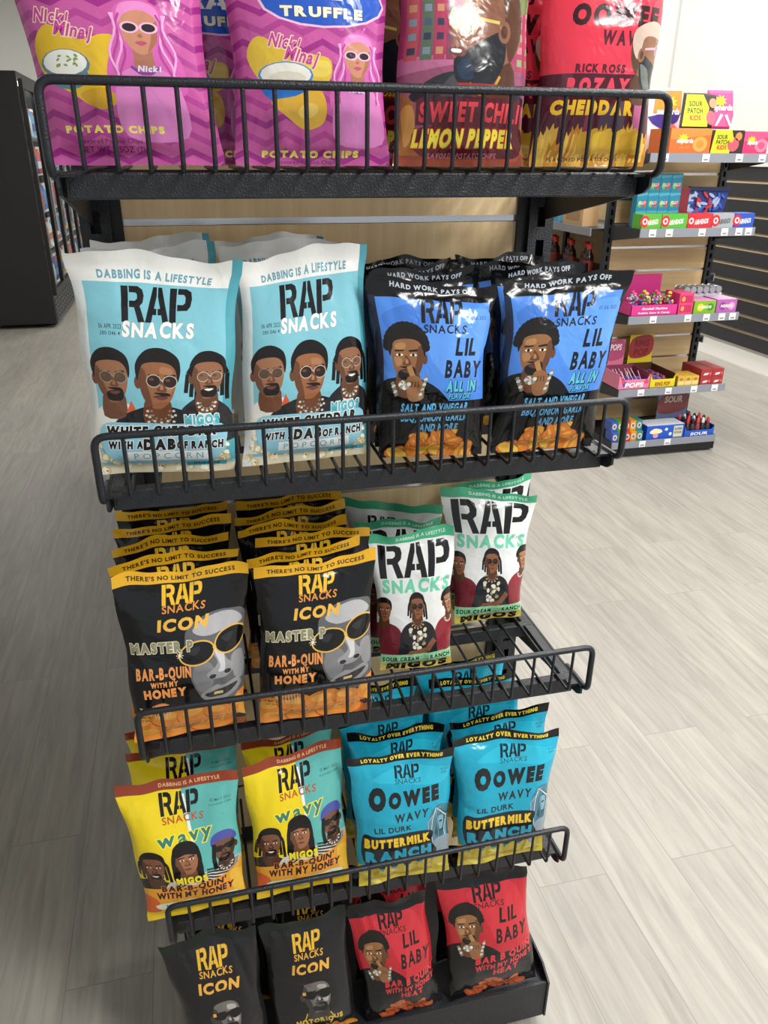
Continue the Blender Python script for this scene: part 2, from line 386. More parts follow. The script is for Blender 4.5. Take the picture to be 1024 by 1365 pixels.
    # -------------------------------------------------------------- cut to the lattice of the bag
    def compile(s):
        if s.compiled: return s.compiled
        if s.squash != 1.0: s.layers = [(np.asarray(v)*np.array([1.0, s.squash]), t, c) for v, t, c in s.layers]
        dx, dy = 100.0/NX, 145.0/NY
        pos = {}; P = []; L = []; F = []; FI = []; FR = []
        def clip(poly, a, b, c):     # keep a*x+b*y+c >= 0
            out = []; n = len(poly)
            for i in range(n):
                p, q = poly[i], poly[(i+1) % n]; dp = a*p[0]+b*p[1]+c; dq = a*q[0]+b*q[1]+c
                if dp >= 0: out.append(p)
                if (dp > 0 > dq) or (dp < 0 < dq):
                    t = dp/(dp-dq); out.append((p[0]+(q[0]-p[0])*t, p[1]+(q[1]-p[1])*t))
            return out
        boxes = []; level = []
        for (v, t, c) in s.layers:
            lo, hi = v.min(0), v.max(0)
            if boxes:
                bl = np.array(boxes); hit = (bl[:, 0] < hi[0]) & (bl[:, 2] > lo[0]) & (bl[:, 1] < hi[1]) & (bl[:, 3] > lo[1])
                lv = 1+max([level[k] for k in np.nonzero(hit)[0]], default=-1)
            else: lv = 0
            boxes.append((lo[0], lo[1], hi[0], hi[1])); level.append(lv)
        for li, (v, t, c) in enumerate(s.layers):
            for q in t:
                tri = [tuple(v[k]) for k in q]
                xs = [p[0] for p in tri]; ys = [p[1] for p in tri]
                if max(xs) <= 0.3 or min(xs) >= 99.7 or max(ys) <= 0.3 or min(ys) >= 144.7: continue
                ar = (tri[1][0]-tri[0][0])*(tri[2][1]-tri[0][1])-(tri[2][0]-tri[0][0])*(tri[1][1]-tri[0][1])
                if abs(ar) < 1e-4: continue
                if ar < 0: tri.reverse()
                i0, i1 = max(0, int(min(xs)/dx)), min(NX-1, int(max(xs)/dx)); j0, j1 = max(0, int(min(ys)/dy)), min(NY-1, int(max(ys)/dy))
                for i in range(i0, i1+1):
                    col = tri
                    if i0 != i1 or min(xs) < 0 or max(xs) > 100:
                        col = clip(clip(tri, 1, 0, -i*dx), -1, 0, (i+1)*dx)
                        if len(col) < 3: continue
                    for j in range(j0, j1+1):
                        pc = col
                        if j0 != j1 or min(ys) < 0 or max(ys) > 145:
                            pc = clip(clip(col, 0, 1, -j*dy), 0, -1, (j+1)*dy)
                            if len(pc) < 3: continue
                        # diagonal from (i,j) to (i+1,j+1): lower side (y-j*dy)*dx <= (x-i*dx)*dy
                        k0 = -j*dy*dx+i*dx*dy
                        for sgn in (1, -1):
                            pd = clip(pc, -sgn*dy, sgn*dx, sgn*k0)
                            if len(pd) < 3: continue
                            idx = []
                            for p in pd:
                                key = (li, i, j, sgn, round(p[0], 2), round(p[1], 2))
                                g = (li, round(p[0], 2), round(p[1], 2))
                                if g in pos: a = pos[g]
                                else:
                                    a = len(P); pos[g] = a
                                    fx, fy = min(max(p[0]/dx-i, 0), 1), min(max(p[1]/dy-j, 0), 1)
                                    if fy > fx: w4 = (1-fy, 0, fx, fy-fx)      # 00, 10, 11, 01
                                    else: w4 = (1-fx, fx-fy, fy, 0)
                                    P.append((i, j)+w4); L.append(level[li])
                                if not idx or idx[-1] != a: idx.append(a)
                            if len(idx) > 2 and idx[0] == idx[-1]: idx.pop()
                            if len(set(idx)) >= 3 and len(set(idx)) == len(idx):
                                F.append(tuple(idx)); FI.append(c); FR.append(j)
        A = np.array(P) if P else np.zeros((0, 6)); I = A[:, 0].astype(int); J = A[:, 1].astype(int)
        st = NX+1
        nodes = np.stack([J*st+I, J*st+I+1, (J+1)*st+I+1, (J+1)*st+I], 1)
        s.compiled = (nodes, A[:, 2:6], np.array(L), F, FI, FR)
        return s.compiled
def x_rot(X, Y, c, s_): return X*c - Y*s_
def y_rot(X, Y, c, s_): return X*s_ + Y*c

# ------------------------------------------------------------------ the bags
SEAL_LO, SEAL_HI = 2, 3         # lattice rows in the bottom and top seals
def bag(design, BL, BR, TR, TL, label, group, T=0.05, seed=0, puff=1.0, top_lean=0.0, name='chip_bag', cat='chip bag', crease=1.0):
    rr = np.random.RandomState(seed)
    BL, BR, TR, TL = [np.array(p, float) for p in (BL, BR, TR, TL)]
    org = (BL+BR)/2
    u = np.linspace(0, 1, NX+1); v = np.linspace(0, 1, NY+1); U, V = np.meshgrid(u, v)
    s0, s1 = SEAL_LO/NY, 1-SEAL_HI/NY
    Sx = np.clip((V-s0)/(s1-s0), 0, 1)
    body = np.sin(PI*Sx**0.82)**0.62
    # the filled middle draws the sides in; the flat seals stay wide
    pinch = 1 - 0.065*puff*np.sin(PI*np.clip(Sx, 0, 1))**0.6
    Uc = 0.5 + (U-0.5)*pinch
    B = (BL*(1-Uc)[..., None] + BR*Uc[..., None])*(1-V)[..., None] + (TL*(1-Uc)[..., None]+TR*Uc[..., None])*V[..., None]
    ex = (BR-BL+TR-TL); ex /= np.linalg.norm(ex); ez = (TL+TR-BL-BR); ez /= np.linalg.norm(ez)
    nn = np.cross(ex, ez); nn /= np.linalg.norm(nn)            # towards the shopper
    cu = np.clip(1-np.abs(2*U-1)**2.7, 0, 1)**0.62
    t = np.maximum(0.5*T*body*cu, 0.0004)
    # creases that fan out of the seals, dents in the film
    cr = np.zeros_like(U)
    for k in range(9):
        p0 = rr.uniform(.06, .94); sl = rr.uniform(-.5, .5); w = rr.uniform(.014, .035); am = rr.uniform(.4, 1.0)*(1 if rr.rand() < .45 else -1)
        d = (1-V); g = np.exp(-((U-p0-sl*d)/(w*(1+3*d)))**2)*np.exp(-d/0.13); cr += am*g
        p0 = rr.uniform(.06, .94); sl = rr.uniform(-.6, .6); g = np.exp(-((U-p0-sl*V)/(w*(1+3*V)))**2)*np.exp(-V/0.10); cr += am*g
    for k in range(5):
        a = rr.uniform(0, PI); q = (U-.5)*math.cos(a)+(V-.5)*1.45*math.sin(a)-rr.uniform(-.5, .5); cr += rr.uniform(-.7, .7)*np.exp(-(q/.03)**2)*np.exp(-(((U-rr.rand())**2+(V-rr.rand())**2)/.08))
    dent = np.zeros_like(U)
    for k in range(7):
        fx, fy = rr.uniform(-9, 9), rr.uniform(-9, 9); dent += rr.uniform(.3, 1)*np.sin(fx*U+fy*V+rr.uniform(0, 6.28))
    disp = (0.0062*crease*cr + 0.0016*dent)*np.clip(body*cu, 0, 1)**0.5 + 0.0006*np.sin(cr*3)*body
    # the top seal bows, waves and leans
    bow = 0.0065*np.sin(PI*2*(U*rr.uniform(.5, 1.3)+rr.rand())) + 0.0022*np.sin(2*PI*(U*2.6+rr.rand()))
    wave = bow*np.clip((V-.80)/.20, 0, 1)**1.5 + 0.5*bow[:, ::-1]*np.clip((.1-V)/.1, 0, 1)
    lean = top_lean*np.clip((V-.86)/.14, 0, 1)**1.4
    edge_up = (0.0045*np.sin(2*PI*(U*rr.uniform(.6, 1.6)+rr.rand())) + 0.0012*np.sin(2*PI*(U*3.7+rr.rand())))*np.clip((V-.85)/.15, 0, 1)
    side = 0.0018*np.sin(V*rr.uniform(9, 16)+rr.rand()*6)*(2*U-1)
    ctr = B + nn*(wave+lean)[..., None] + ez*edge_up[..., None] + ex*side[..., None]
    edge = np.ones_like(U); edge[0, :] = edge[-1, :] = 0; edge[:, 0] = edge[:, -1] = 0
    ctr = ctr + nn*(0.0006*np.sin(2*PI*V*NY/2+.5)*((V > s1) | (V < s0)))[..., None]      # crimp ribs
    front = ctr + nn*((t+disp)*edge)[..., None]
    bk = ctr - nn*((t*0.9-np.minimum(disp*0.4, t*0.5))*edge)[..., None]
    front -= org; bk -= org
    # normals of the front lattice
    du = np.gradient(front, axis=1); dv = np.gradient(front, axis=0); N = np.cross(du, dv); N /= np.maximum(np.linalg.norm(N, axis=2, keepdims=True), 1e-9)
    du = np.gradient(bk, axis=1); dv = np.gradient(bk, axis=0); Nb = -np.cross(du, dv); Nb /= np.maximum(np.linalg.norm(Nb, axis=2, keepdims=True), 1e-9)
    FP, FN = front.reshape(-1, 3), N.reshape(-1, 3); BP, BN = bk.reshape(-1, 3), Nb.reshape(-1, 3)
    nodes, wt, lay, F, FI, FR = design.compile()
    DP = (FP[nodes]*wt[..., None]).sum(1); DN = (FN[nodes]*wt[..., None]).sum(1)
    DN /= np.maximum(np.linalg.norm(DN, axis=1, keepdims=True), 1e-9)
    DP = DP + DN*(0.00004+0.000014*lay)[:, None]
    root = thing(name, label, cat, tuple(org), 0, group)
    st = NX+1
    for part, j0, j1, base in (('bottom_seal', 0, SEAL_LO, design.bottom), ('film', SEAL_LO, NY-SEAL_HI, design.film), ('top_seal', NY-SEAL_HI, NY, design.seal)):
        inks = [base, design.back if part == 'film' else base]; ii = {base: 0}
        nf = j1-j0+1; vs = [FP[j0*st:(j1+1)*st], BP[j0*st:(j1+1)*st]]; ns = [FN[j0*st:(j1+1)*st], BN[j0*st:(j1+1)*st]]
        faces = []; mi = []; off = nf*st
        for j in range(j1-j0):
            for i in range(NX):
                a = j*st+i
                faces += [(a, a+1, a+st+1), (a, a+st+1, a+st)]; mi += [0, 0]
                faces += [(off+a, off+a+st+1, off+a+1), (off+a, off+a+st, off+a+st+1)]; mi += [1, 1]
        used = {}; dsel = []
        for f, c, r in zip(F, FI, FR):
            if not (j0 <= r < j1): continue
            if c not in ii: ii[c] = len(inks); inks.append(c)
            g = []
            for k in f:
                if k not in used: used[k] = len(dsel); dsel.append(k)
                g.append(2*off+used[k])
            faces.append(tuple(g)); mi.append(ii[c])
        if dsel: vs.append(DP[dsel]); ns.append(DN[dsel])
        vs = np.concatenate(vs); ns = np.concatenate(ns)
        me = bpy.data.meshes.new(part); me.from_pydata(vs.tolist(), [], faces)
        for c in inks: me.materials.append(ink(c))
        me.polygons.foreach_set('material_index', mi); me.polygons.foreach_set('use_smooth', [True]*len(faces))
        me.update(); me.normals_split_custom_set_from_vertices(ns.tolist())
        link(part, me, None, root)
    return root

# ------------------------------------------------------------------ the prints
K = '#0c0c0d'; WH = '#e9e9e6'
def jacket(d, x0, x1, y0, y1, c, lapel=None):
    m = (x0+x1)/2; w = x1-x0; h = y1-y0
    d.blob([(x0, y0), (x0+.04*w, y0+.6*h), (x0+.25*w, y0+.88*h), (m, y1), (x1-.25*w, y0+.88*h), (x1-.04*w, y0+.6*h), (x1, y0)], c)
    if lapel: d.poly([(m-.14*w, y0+.92*h), (m+.14*w, y0+.92*h), (m+.08*w, y0+.25*h), (m-.08*w, y0+.25*h)], lapel)
def chain(d, x, y, r, c='#cfcac0', n=7):
    for k in range(n):
        a = PI+PI*k/(n-1); d.ell(x+r*math.cos(a), y+.9*r*math.sin(a), 1.1, .9, c, n=7); d.ell(x+r*.7*math.cos(a), y+.65*r*math.sin(a), .8, .7, '#8f8a80', n=6)

def woman(d, x, y, h):
    d.blob([(x-.62*h, y-1.35*h), (x-.72*h, y-.85*h), (x-.5*h, y-.2*h), (x-.42*h, y+.4*h), (x-.1*h, y+.64*h), (x+.2*h, y+.62*h), (x+.46*h, y+.35*h), (x+.5*h, y-.2*h), (x+.72*h, y-.7*h), (x+.66*h, y-1.3*h), (x, y-1.0*h)], '#cf5fae')
    d.blob([(x-.55*h, y-2.2*h), (x-.62*h, y-1.2*h), (x-.3*h, y-.78*h), (x+.3*h, y-.78*h), (x+.6*h, y-1.2*h), (x+.56*h, y-2.2*h)], '#d47fbf')
    d.poly([(x-.17*h, y-.3*h), (x+.17*h, y-.3*h), (x+.2*h, y-.8*h), (x, y-.9*h), (x-.2*h, y-.8*h)], '#a8705a')
    d.line([(x-.26*h, y-.74*h), (x-.1*h, y-.88*h), (x+.1*h, y-.88*h), (x+.26*h, y-.74*h)], .06*h, '#7a3a98')
    d.blob([(x-.33*h, y+.2*h), (x-.2*h, y+.42*h), (x+.2*h, y+.42*h), (x+.33*h, y+.2*h), (x+.29*h, y-.2*h), (x+.1*h, y-.46*h), (x-.1*h, y-.46*h), (x-.29*h, y-.2*h)], '#c4876c')
    d.blob([(x+.33*h, y+.2*h), (x+.29*h, y-.2*h), (x+.1*h, y-.45*h), (x+.18*h, y-.2*h), (x+.24*h, y+.1*h)], '#a56a54')
    d.blob([(x-.38*h, y+.1*h), (x-.3*h, y+.5*h), (x+.05*h, y+.6*h), (x+.34*h, y+.46*h), (x+.4*h, y+.05*h), (x+.28*h, y+.3*h), (x+.02*h, y+.42*h), (x-.24*h, y+.32*h)], '#dd86c4')
    for sg in (-1, 1):
        d.ell(x+sg*.17*h, y+.06*h, .17*h, .12*h, '#e6b3cf'); d.ell(x+sg*.17*h, y+.06*h, .125*h, .085*h, '#2a2028')
        for k in range(4):
            xx = x+sg*(.42+.05*k)*h; d.line([(xx-.10*sg*h+sg*.07*h*math.sin(q*.9+k)+.012*q*sg*h, y+(.34-.15*q)*h) for q in range(11)], .045*h, '#e8a2d4' if k % 2 else '#b04494')
    d.line([(x-.05*h, y+.06*h), (x+.05*h, y+.06*h)], .04*h, '#e6b3cf')
    d.blob([(x-.05*h, y-.12*h), (x, y-.06*h), (x+.05*h, y-.12*h), (x, y-.15*h)], '#a5684f', 3)
    d.blob([(x-.11*h, y-.25*h), (x-.03*h, y-.215*h), (x+.03*h, y-.215*h), (x+.11*h, y-.25*h), (x, y-.31*h)], '#b8506e', 3)

def design_pink(kind):
    d = Design('#bd5599', '#a8388a', '#6d1c5c')
    for k in range(18):                       # chevrons
        y = -12+k*12.5
        z = [(x*12.5-6, y+(7 if x % 2 else 0)) for x in range(10)]
        d.poly(z+[(a, b+4.6) for a, b in reversed(z)], '#972a80' if k % 2 else '#a83f8c')
    if kind == 0:
        d.ell(50, 121, 42, 14, '#8a6a2c'); d.ell(50, 121, 40, 12.5, '#20161c'); d.rap(50, 116, 46, 13, WH)
        d.blob([(4, 78), (14, 90), (28, 80), (44, 84), (52, 80), (50, 62), (44, 48), (32, 38), (20, 46), (6, 58)], '#d9b22a'); d.blob([(24, 46), (40, 50), (46, 42), (34, 36)], '#c79a22', 4)
        d.ell(19, 58, 12, 9, '#4d8390'); d.ell(19, 65, 14, 9.5, '#5c7f8d'); d.ell(19, 66, 12.5, 8, '#e8e8e2')
        rr = random.Random(4)
        for k in range(16): d.ell(19+rr.uniform(-7, 8), 67+rr.uniform(-3.5, 4.5), 1.3, .7, '#7f9a4c', rr.uniform(0, 3), 7)
        woman(d, 64, 87, 31)
        tx, ty, sc = 21, 88, 1.0; px, py, pw = 12, 21, 56
    else:
        d.ell(58, 112, 40, 18, '#e0b7d2'); d.ell(58, 112.5, 38.5, 17, '#2353b8'); d.text('TRUFFLE', 57, 101, 7.5, '#e8e4c4', w=52, bold=.045, outline=('#1b2a60', .03)); d.rap(58, 113, 44, 12, WH)
        d.blob([(8, 74), (16, 88), (34, 78), (52, 76), (62, 72), (60, 58), (46, 52), (20, 54)], '#d9b83c'); d.blob([(44, 70), (60, 72), (60, 62), (46, 62)], '#e3c95a', 4)
        d.ell(32, 54, 16, 11, '#2d72c4'); d.ell(32, 62, 18, 9, '#4a84c8'); d.ell(32, 62.5, 16.5, 7.8, '#e6e4da'); d.ell(33, 60, 12, 4.5, '#d5d2c2')
        d.blob([(22, 44), (38, 48), (52, 54), (58, 44), (56, 30), (44, 25), (32, 34)], '#dcae3e'); d.ell(46, 38, 7, 5, '#e7c562', .4)
        woman(d, 80, 75, 27)
        tx, ty, sc = 36, 77, 1.05; px, py, pw = 17, 6, 62
    d.text('Nicki', tx-5*sc, ty+2.5, 9.5*sc, '#c2409c', w=18*sc, bold=.02, shear=.25, rot=-.18, outline=('#f0d7b0', .055))
    d.text('Minaj', tx+5*sc, ty-6.5, 9.5*sc, '#c2409c', w=20*sc, bold=.02, shear=.25, rot=-.18, outline=('#f0d7b0', .055))
    d.text('Nicki', 66 if kind == 0 else 80, 61 if kind == 0 else 51, 4.2, '#e6cfe4', bold=.03, shear=.2, outline=('#7d6f93', .03))
    d.text('POTATO CHIPS', px, py, 5.2, '#eee06a', w=pw, bold=.05, align='l')
    if kind == 0: d.text('Flavored Potato Chips', 36, 14.5, 3, '#55204c', w=36); d.text('NET WT 2.5OZ (71g)', 38, 9, 3.6, '#55204c', w=40)
    else: d.text('Flavored Potato Chips', 45, 1.5, 3, '#55204c', w=38)
    return d

def man_profile(d, x, y, h, skin, dark, beard, facing=-1, specs='#d9c26a', lens='#7fa08a', cap=None):
    f = facing
    def P(q): return [(x+f*a*h, y+b*h) for a, b in q]
    d.blob(P([(-.3, -.3), (-.34, -.75), (.1, -.75), (.16, -.4)]), dark, 4)
    d.blob(P([(-.42, .05), (-.36, .4), (-.05, .52), (.22, .44), (.34, .2), (.36, .1), (.44, -.02), (.40, -.08), (.40, -.16), (.42, -.22), (.38, -.28), (.3, -.42), (0, -.4), (-.28, -.3), (-.42, -.1)]), skin)
    d.blob(P([(-.44, .05), (-.38, .42), (-.2, .48), (-.22, .2), (-.24, -.1), (-.3, -.3)]), dark, 4)
    d.blob(P([(.02, .44), (.2, .4), (.28, .25), (.1, .26)]), '#a5765a' if skin != '#8d8d90' else '#bdbdc0', 4)
    if cap: d.blob(P([(-.42, .15), (-.4, .42), (-.05, .58), (.26, .48), (.3, .3), (0, .34), (-.2, .3), (-.24, .1), (-.3, -.05)]), cap, 4)
    d.blob(P([(-.2, .02), (-.02, -.04), (.12, -.12), (.34, -.26), (.38, -.34), (.34, -.52), (.18, -.62), (-.02, -.6), (-.18, -.42), (-.24, -.2)]), beard)
    d.blob(P([(.2, -.28), (.34, -.36), (.28, -.5), (.14, -.48)]), '#26344a' if beard != '#26282c' else '#3c3e44', 4)
    d.ell(*P([(-.22, .02)])[0], .075*h, .12*h, skin); d.ell(*P([(-.215, .02)])[0], .04*h, .07*h, dark)
    d.blob(P([(.24, -.17), (.42, -.17), (.42, -.24), (.27, -.26)]), '#6b3a33', 3); d.blob(P([(.3, -.19), (.41, -.185), (.40, -.22), (.31, -.225)]), '#efe9df', 3)
    d.line(P([(-.16, .12), (.14, .17)]), .035*h, specs)
    for ex, rx in ((.2, .1), (.38, .055)):
        d.ell(*P([(ex, .14)])[0], rx*h*1.2, .12*h, specs); d.ell(*P([(ex, .14)])[0], rx*h, .1*h, lens)

def design_chili():
    d = Design('#a14a6e', '#8f2f55', '#5c1c2c', '#b9b4a8')
    d.rect(0, 74, 100, 200, '#a23a63'); d.rect(0, 50, 100, 76, '#94506f'); d.poly([(0, 78), (45, 80), (45, 74), (0, 66)], '#b86a90')
    rr = random.Random(9)
    for k, x in enumerate((3, 13, 22, 31)):
        d.rect(x, 76, x+8, 140, ['#b4505a', '#5a6a58', '#a83e5a', '#8a3a52'][k])
        for j in range(6): d.rect(x+1.5, 80+j*10, x+6.5, 85+j*10, rr.choice(['#4c5a70', '#c08a6a', '#7a8c9a', '#3a3a55']))
    for k, x in enumerate((76, 86, 94)):
        d.rect(x, 70, x+8, 122, ['#b0405e', '#a5385a', '#b84a66'][k])
        for j in range(5): d.rect(x+1.5, 74+j*9, x+6, 79+j*9, rr.choice(['#c07a8a', '#8aa070', '#d2909c']))
    d.ell(86, 118, 14, 8, '#6d7a4a'); d.ell(30, 132, 16, 6, '#c86fb4')
    d.blob([(8, 48), (20, 62), (40, 68), (60, 60), (78, 66), (92, 54), (98, 46), (50, 40)], '#2e2f36'); d.blob([(28, 52), (38, 66), (50, 58), (42, 48)], '#474a50', 4)
    man_profile(d, 62, 96, 66, '#8a5c48', '#563526', '#24252b', -1)
    d.line([(50, 60), (58, 52), (70, 58), (74, 66)], 2.0, '#c9963f')
    d.blob([(-4, 50), (10, 46), (12, 20), (26, 8), (50, 4), (80, 8), (94, 26), (104, 40), (104, -6), (-4, -6)], '#9b6233'); d.rect(0, 0, 100, 8, '#8a3c26')
    d.blob([(2, 40), (9, 44), (12, 26), (6, 14)], '#c08b45', 4); d.blob([(80, 8), (95, 4), (98, 22), (90, 26)], '#a04a34', 4)
    d.rect(12, 30, 96, 50, '#54202c')
    d.blob([(16, 28), (92, 32), (96, 8), (70, 6), (20, 8)], '#5a2028', 4)
    d.rect(40, 52, 72, 60, '#a8242c'); d.text('RICK ROSS', 56, 53.4, 5.4, '#e8c63a', w=29, bold=.03, shear=.1)
    d.text('SWEET CHILI', 54, 32, 15.5, '#d23f48', w=80, bold=.035, shear=.08, outline=('#3c141c', .02))
    d.text('LEMON PEPPER', 51, 13.5, 14.5, '#ece04a', w=80, bold=.045, shear=.08, outline=('#c02a2a', .05))
    d.text('FLAVORED POTATO CHIPS', 51, 6, 4.2, '#c06478', w=54, bold=.03, shear=.06)
    return d

def design_cheddar():
    d = Design('#e2394f', '#d22f45', '#8d1e2e', '#b98a30')
    d.rect(0, -2, 100, 70, '#4d1727'); d.rect(14, 30, 22, 70, '#5b2b3a'); d.rect(50, 20, 62, 46, '#47344a'); d.rect(38, 20, 44, 50, '#8a2f52'); d.rect(80, 20, 90, 50, '#b45a86'); d.rect(66, 20, 72, 50, '#57404c')
    d.text('OOWEE', 55, 105, 17, '#35181f', w=72, bold=.05, shear=.12); d.rap(50, 124, 34, 11, '#3a141c')
    d.text('WAVY', 62, 91, 12, '#4d1e2c', w=37, bold=.035, shear=.08, jit=.15)
    d.text('RICK ROSS', 45, 70.5, 7, '#54162a', w=43, bold=.045, shear=.06); d.text('ROZAY', 45, 55, 12.5, '#e2475b', w=54, bold=.06, shear=.06)
    man_profile(d, 90, 84, 46, '#8a5f47', '#5a3b2a', '#2a2b30', 1, '#d9a8b8', '#a05a86', cap='#c9b3a4')
    d.blob([(80, 78), (86, 62), (96, 52), (90, 72)], '#6d7470', 4)
    d.text('CHEDDAR', 44, 39, 12, '#e3b42c', w=70, bold=.055)
    rr = random.Random(2)
    for k in range(24):
        x = 6+k*3.9; h = 24+9*math.sin(k*1.1)+rr.uniform(-3, 3); c = rr.choice(['#d29a34', '#c98a2a', '#dfb14a', '#b97a26'])
        d.poly([(x-5, 0), (x+5, 0), (x+4.2, h-3), (x+1.5, h-5), (x, h), (x-2, h-6), (x-4.4, h-2)], c); d.poly([(x-2.5, 3), (x+1, 4), (x+.5, h-9), (x-2, h-8)], '#e6c05a')
    for k in range(9): d.blob([(38+k*6, 10), (46+k*6, 14), (44+k*6, 26+3*(k % 2)), (35+k*6, 24)], rr.choice(['#e0b93e', '#d6ab36', '#c99a2c']), 3)
    d.text('FLAVORED POTATO CHIPS', 45, 4, 3.4, '#5a3212', w=60, bold=.02, shear=.1)
    return d

def design_teal():
    d = Design('#7fc0cf', WH, '#dfe2df', '#d8cfb2')
    d.rect(0, 127, 94, 146, WH); d.rect(0, 0, 7, 127, '#dde3e2'); d.rect(94, 8, 100, 146, '#4f9fae')
    d.text('DABBING IS A LIFESTYLE', 50, 129, 5.6, '#6d9fb0', w=66, bold=.035, shear=.06, jit=.12, seed=2)
    d.rap(51, 103, 43, 22, '#18171a', shear=.04)
    d.text('SNACKS', 51, 93.5, 10.5, '#f2f2ef', w=45, bold=.035, shear=.12, jit=.22, seed=5, outline=('#7d9aa2', .02))
    d.text('06 APR 2023', 21, 98.5, 3.1, '#2c3a40', w=14.5); d.text('280 1346 4', 21, 94.5, 2.5, '#2c3a40', w=13)
    jacket(d, 2, 40, 24, 53, '#e6e4de'); d.poly([(22, 34), (31, 53), (36, 42), (30, 32)], '#d2613f')
    jacket(d, 62, 101, 24, 56, '#2b2a2e', '#dcd9d2'); jacket(d, 17, 82, 22, 50, '#26262b')
    d.face(19, 67, 31, '#9a6a4c', '#6e4631', style='short', glasses='round', rim='#9a8f80', lens='#5a4334', turn=.4, goatee=True)
    d.face(83, 68, 28, '#8f6146', '#64412d', style='dreads', glasses='round', rim='#b8ac98', lens='#7a5a44', turn=.5, smile=True)
    chain(d, 83, 51, 6)
    d.face(50, 65, 35, '#94603f', '#6a412b', light='#a87552', style='short', glasses='round', turn=.8, rim='#bfb4a2', lens='#2d1d17', tilt=-.06)
    chain(d, 51, 46, 9); chain(d, 51, 43, 10)
    d.popcorn(4, 96, 2, 22, 60, 3)
    d.blob([(10, 36), (30, 38), (60, 37), (92, 36), (94, 22), (84, 9), (52, 7), (24, 8), (10, 18)], '#8fc6da', 4)
    d.text('MIGOS', 79, 36, 7.6, '#4fb3c4', w=24, bold=.05, outline=('#f2f2ef', .06))
    d.text('WHITE CHEDDAR', 50, 28.2, 7.8, '#17161a', w=76, bold=.05, shear=.12, jit=.14, seed=3, outline=('#f2f2ef', .06))
    d.text('WITH A', 25, 19, 6.4, '#17161a', w=24, bold=.05, shear=.1, jit=.14, outline=('#f2f2ef', .06))
    d.text('DAB', 48, 18, 9, '#17161a', w=22, bold=.06, shear=.1, jit=.1, outline=('#f2f2ef', .06))
    d.text('OF RANCH', 76, 18.4, 6.4, '#17161a', w=32, bold=.05, shear=.1, jit=.14, outline=('#f2f2ef', .06))
    d.rect(26, 10, 82, 17, '#e8ecec'); d.text('P O P C O R N', 54, 11.2, 4.6, '#5da6b8', w=48)
    d.rect(66, 5, 94, 8.4, '#4a9fae'); d.text('HANDMADE', 80, 5.7, 2.0, '#1d3a40', w=18, bold=.02)
    return d

def hush(d, cx, cy, h):      # a man with a finger to his lips, ring and chain
    d.blob([(cx-.62*h, cy-1.25*h), (cx-.6*h, cy-.6*h), (cx-.25*h, cy-.42*h), (cx+.3*h, cy-.45*h), (cx+.8*h, cy-.75*h), (cx+1.0*h, cy-1.25*h)], K)
    d.face(cx, cy, h, '#8a5f3c', '#5f3d25', style='curls', light='#a87a50', turn=-.25, goatee=True, lips='#5f342b')
    d.line([(cx+.02*h, cy-.18*h), (cx+.16*h, cy-.52*h)], .12*h, '#a57848'); d.blob([(cx-.02*h, cy-.42*h), (cx+.3*h, cy-.44*h), (cx+.36*h, cy-.85*h), (cx+.02*h, cy-.9*h)], '#8a5f3c', 4)
    for k in range(4): d.line([(cx+.05*h+.06*k*h, cy-.5*h), (cx+.0*h+.08*k*h, cy-.62*h)], .03*h, '#5f3d25')
    for k in range(10):
        a = k*.7; d.ell(cx+(-.1+.14*math.cos(a)*(k/10))*h, cy+(-.56+.12*math.sin(a)*(k/10))*h, .05*h, .045*h, '#d5d0c6' if k % 2 else '#8a857c', n=8)
    for k in range(9): d.ell(cx+(.42+.012*k)*h-.03*k*h, cy+(-.4-.055*k)*h, .05*h, .035*h, '#cfcabf' if k % 2 else '#7d786e', .7, 8)
    for k in range(5): d.ell(cx+(-.34+.02*k)*h, cy+(-.55-.06*k)*h, .05*h, .035*h, '#cfcabf' if k % 2 else '#7d786e', .7, 8)

def design_blue():
    d = Design('#0c0c0e', '#0d0d0f', '#0d0d0f')
    d.rect(5, 51, 95, 131, '#4a83d8'); d.blob([(40, 108), (92, 126), (94, 90), (60, 70)], '#5a92e2', 5); d.blob([(8, 118), (40, 128), (50, 110), (20, 100)], '#3f74c8', 5)
    d.text('HARD WORK PAYS OFF', 50, 138, 4, '#b9c2cf', w=66, bold=.03, jit=.15, seed=3)
    d.rect(0, 52, 5, 132, '#1b2740')
    hush(d, 25, 86, 38)
    d.rect(0, -2, 100, 50.5, '#0c0c0e')
    d.rap(56, 113, 33, 19, '#17161a', shear=.06); d.text('SNACKS', 58, 105.5, 7.2, '#1a1b22', w=36, bold=.012, shear=.1, jit=.2, seed=8)
    d.text('05 JUL 2023', 85, 117, 3, '#26355c', w=16)
    d.text('LIL', 76, 88, 15, '#15151a', w=19, bold=.03, shear=.18, jit=.22, seed=4); d.text('BABY', 74, 70, 15, '#15151a', w=34, bold=.03, shear=.18, jit=.22, seed=6)
    d.text("ALL IN", 72, 58.5, 10, '#56b4d0', w=28, bold=.04, shear=.2, jit=.2, seed=7, shadow=(K, .9), outline=(K, .03)); d.text('FLAVOR', 71, 52.5, 5, '#56b4d0', w=20, bold=.03, shear=.2, jit=.2, shadow=(K, .7), outline=(K, .03))
    c = '#5aa6d6'
    d.text('SALT AND VINEGAR,', 50, 42, 7.2, c, w=62, bold=.03, shear=.22, jit=.2, seed=11); d.text('BBQ, ONION, GARLIC', 50, 33.5, 6.8, c, w=62, bold=.02, shear=.22, jit=.2, seed=12); d.text('AND MORE', 53, 24.5, 7, c, w=36, bold=.03, shear=.22, jit=.2, seed=13)
    d.chips(16, 84, 3, 24, 30, ['#e6a63a', '#dd8f34', '#d87a2e', '#e2b84a'], 9, 5)
    return d

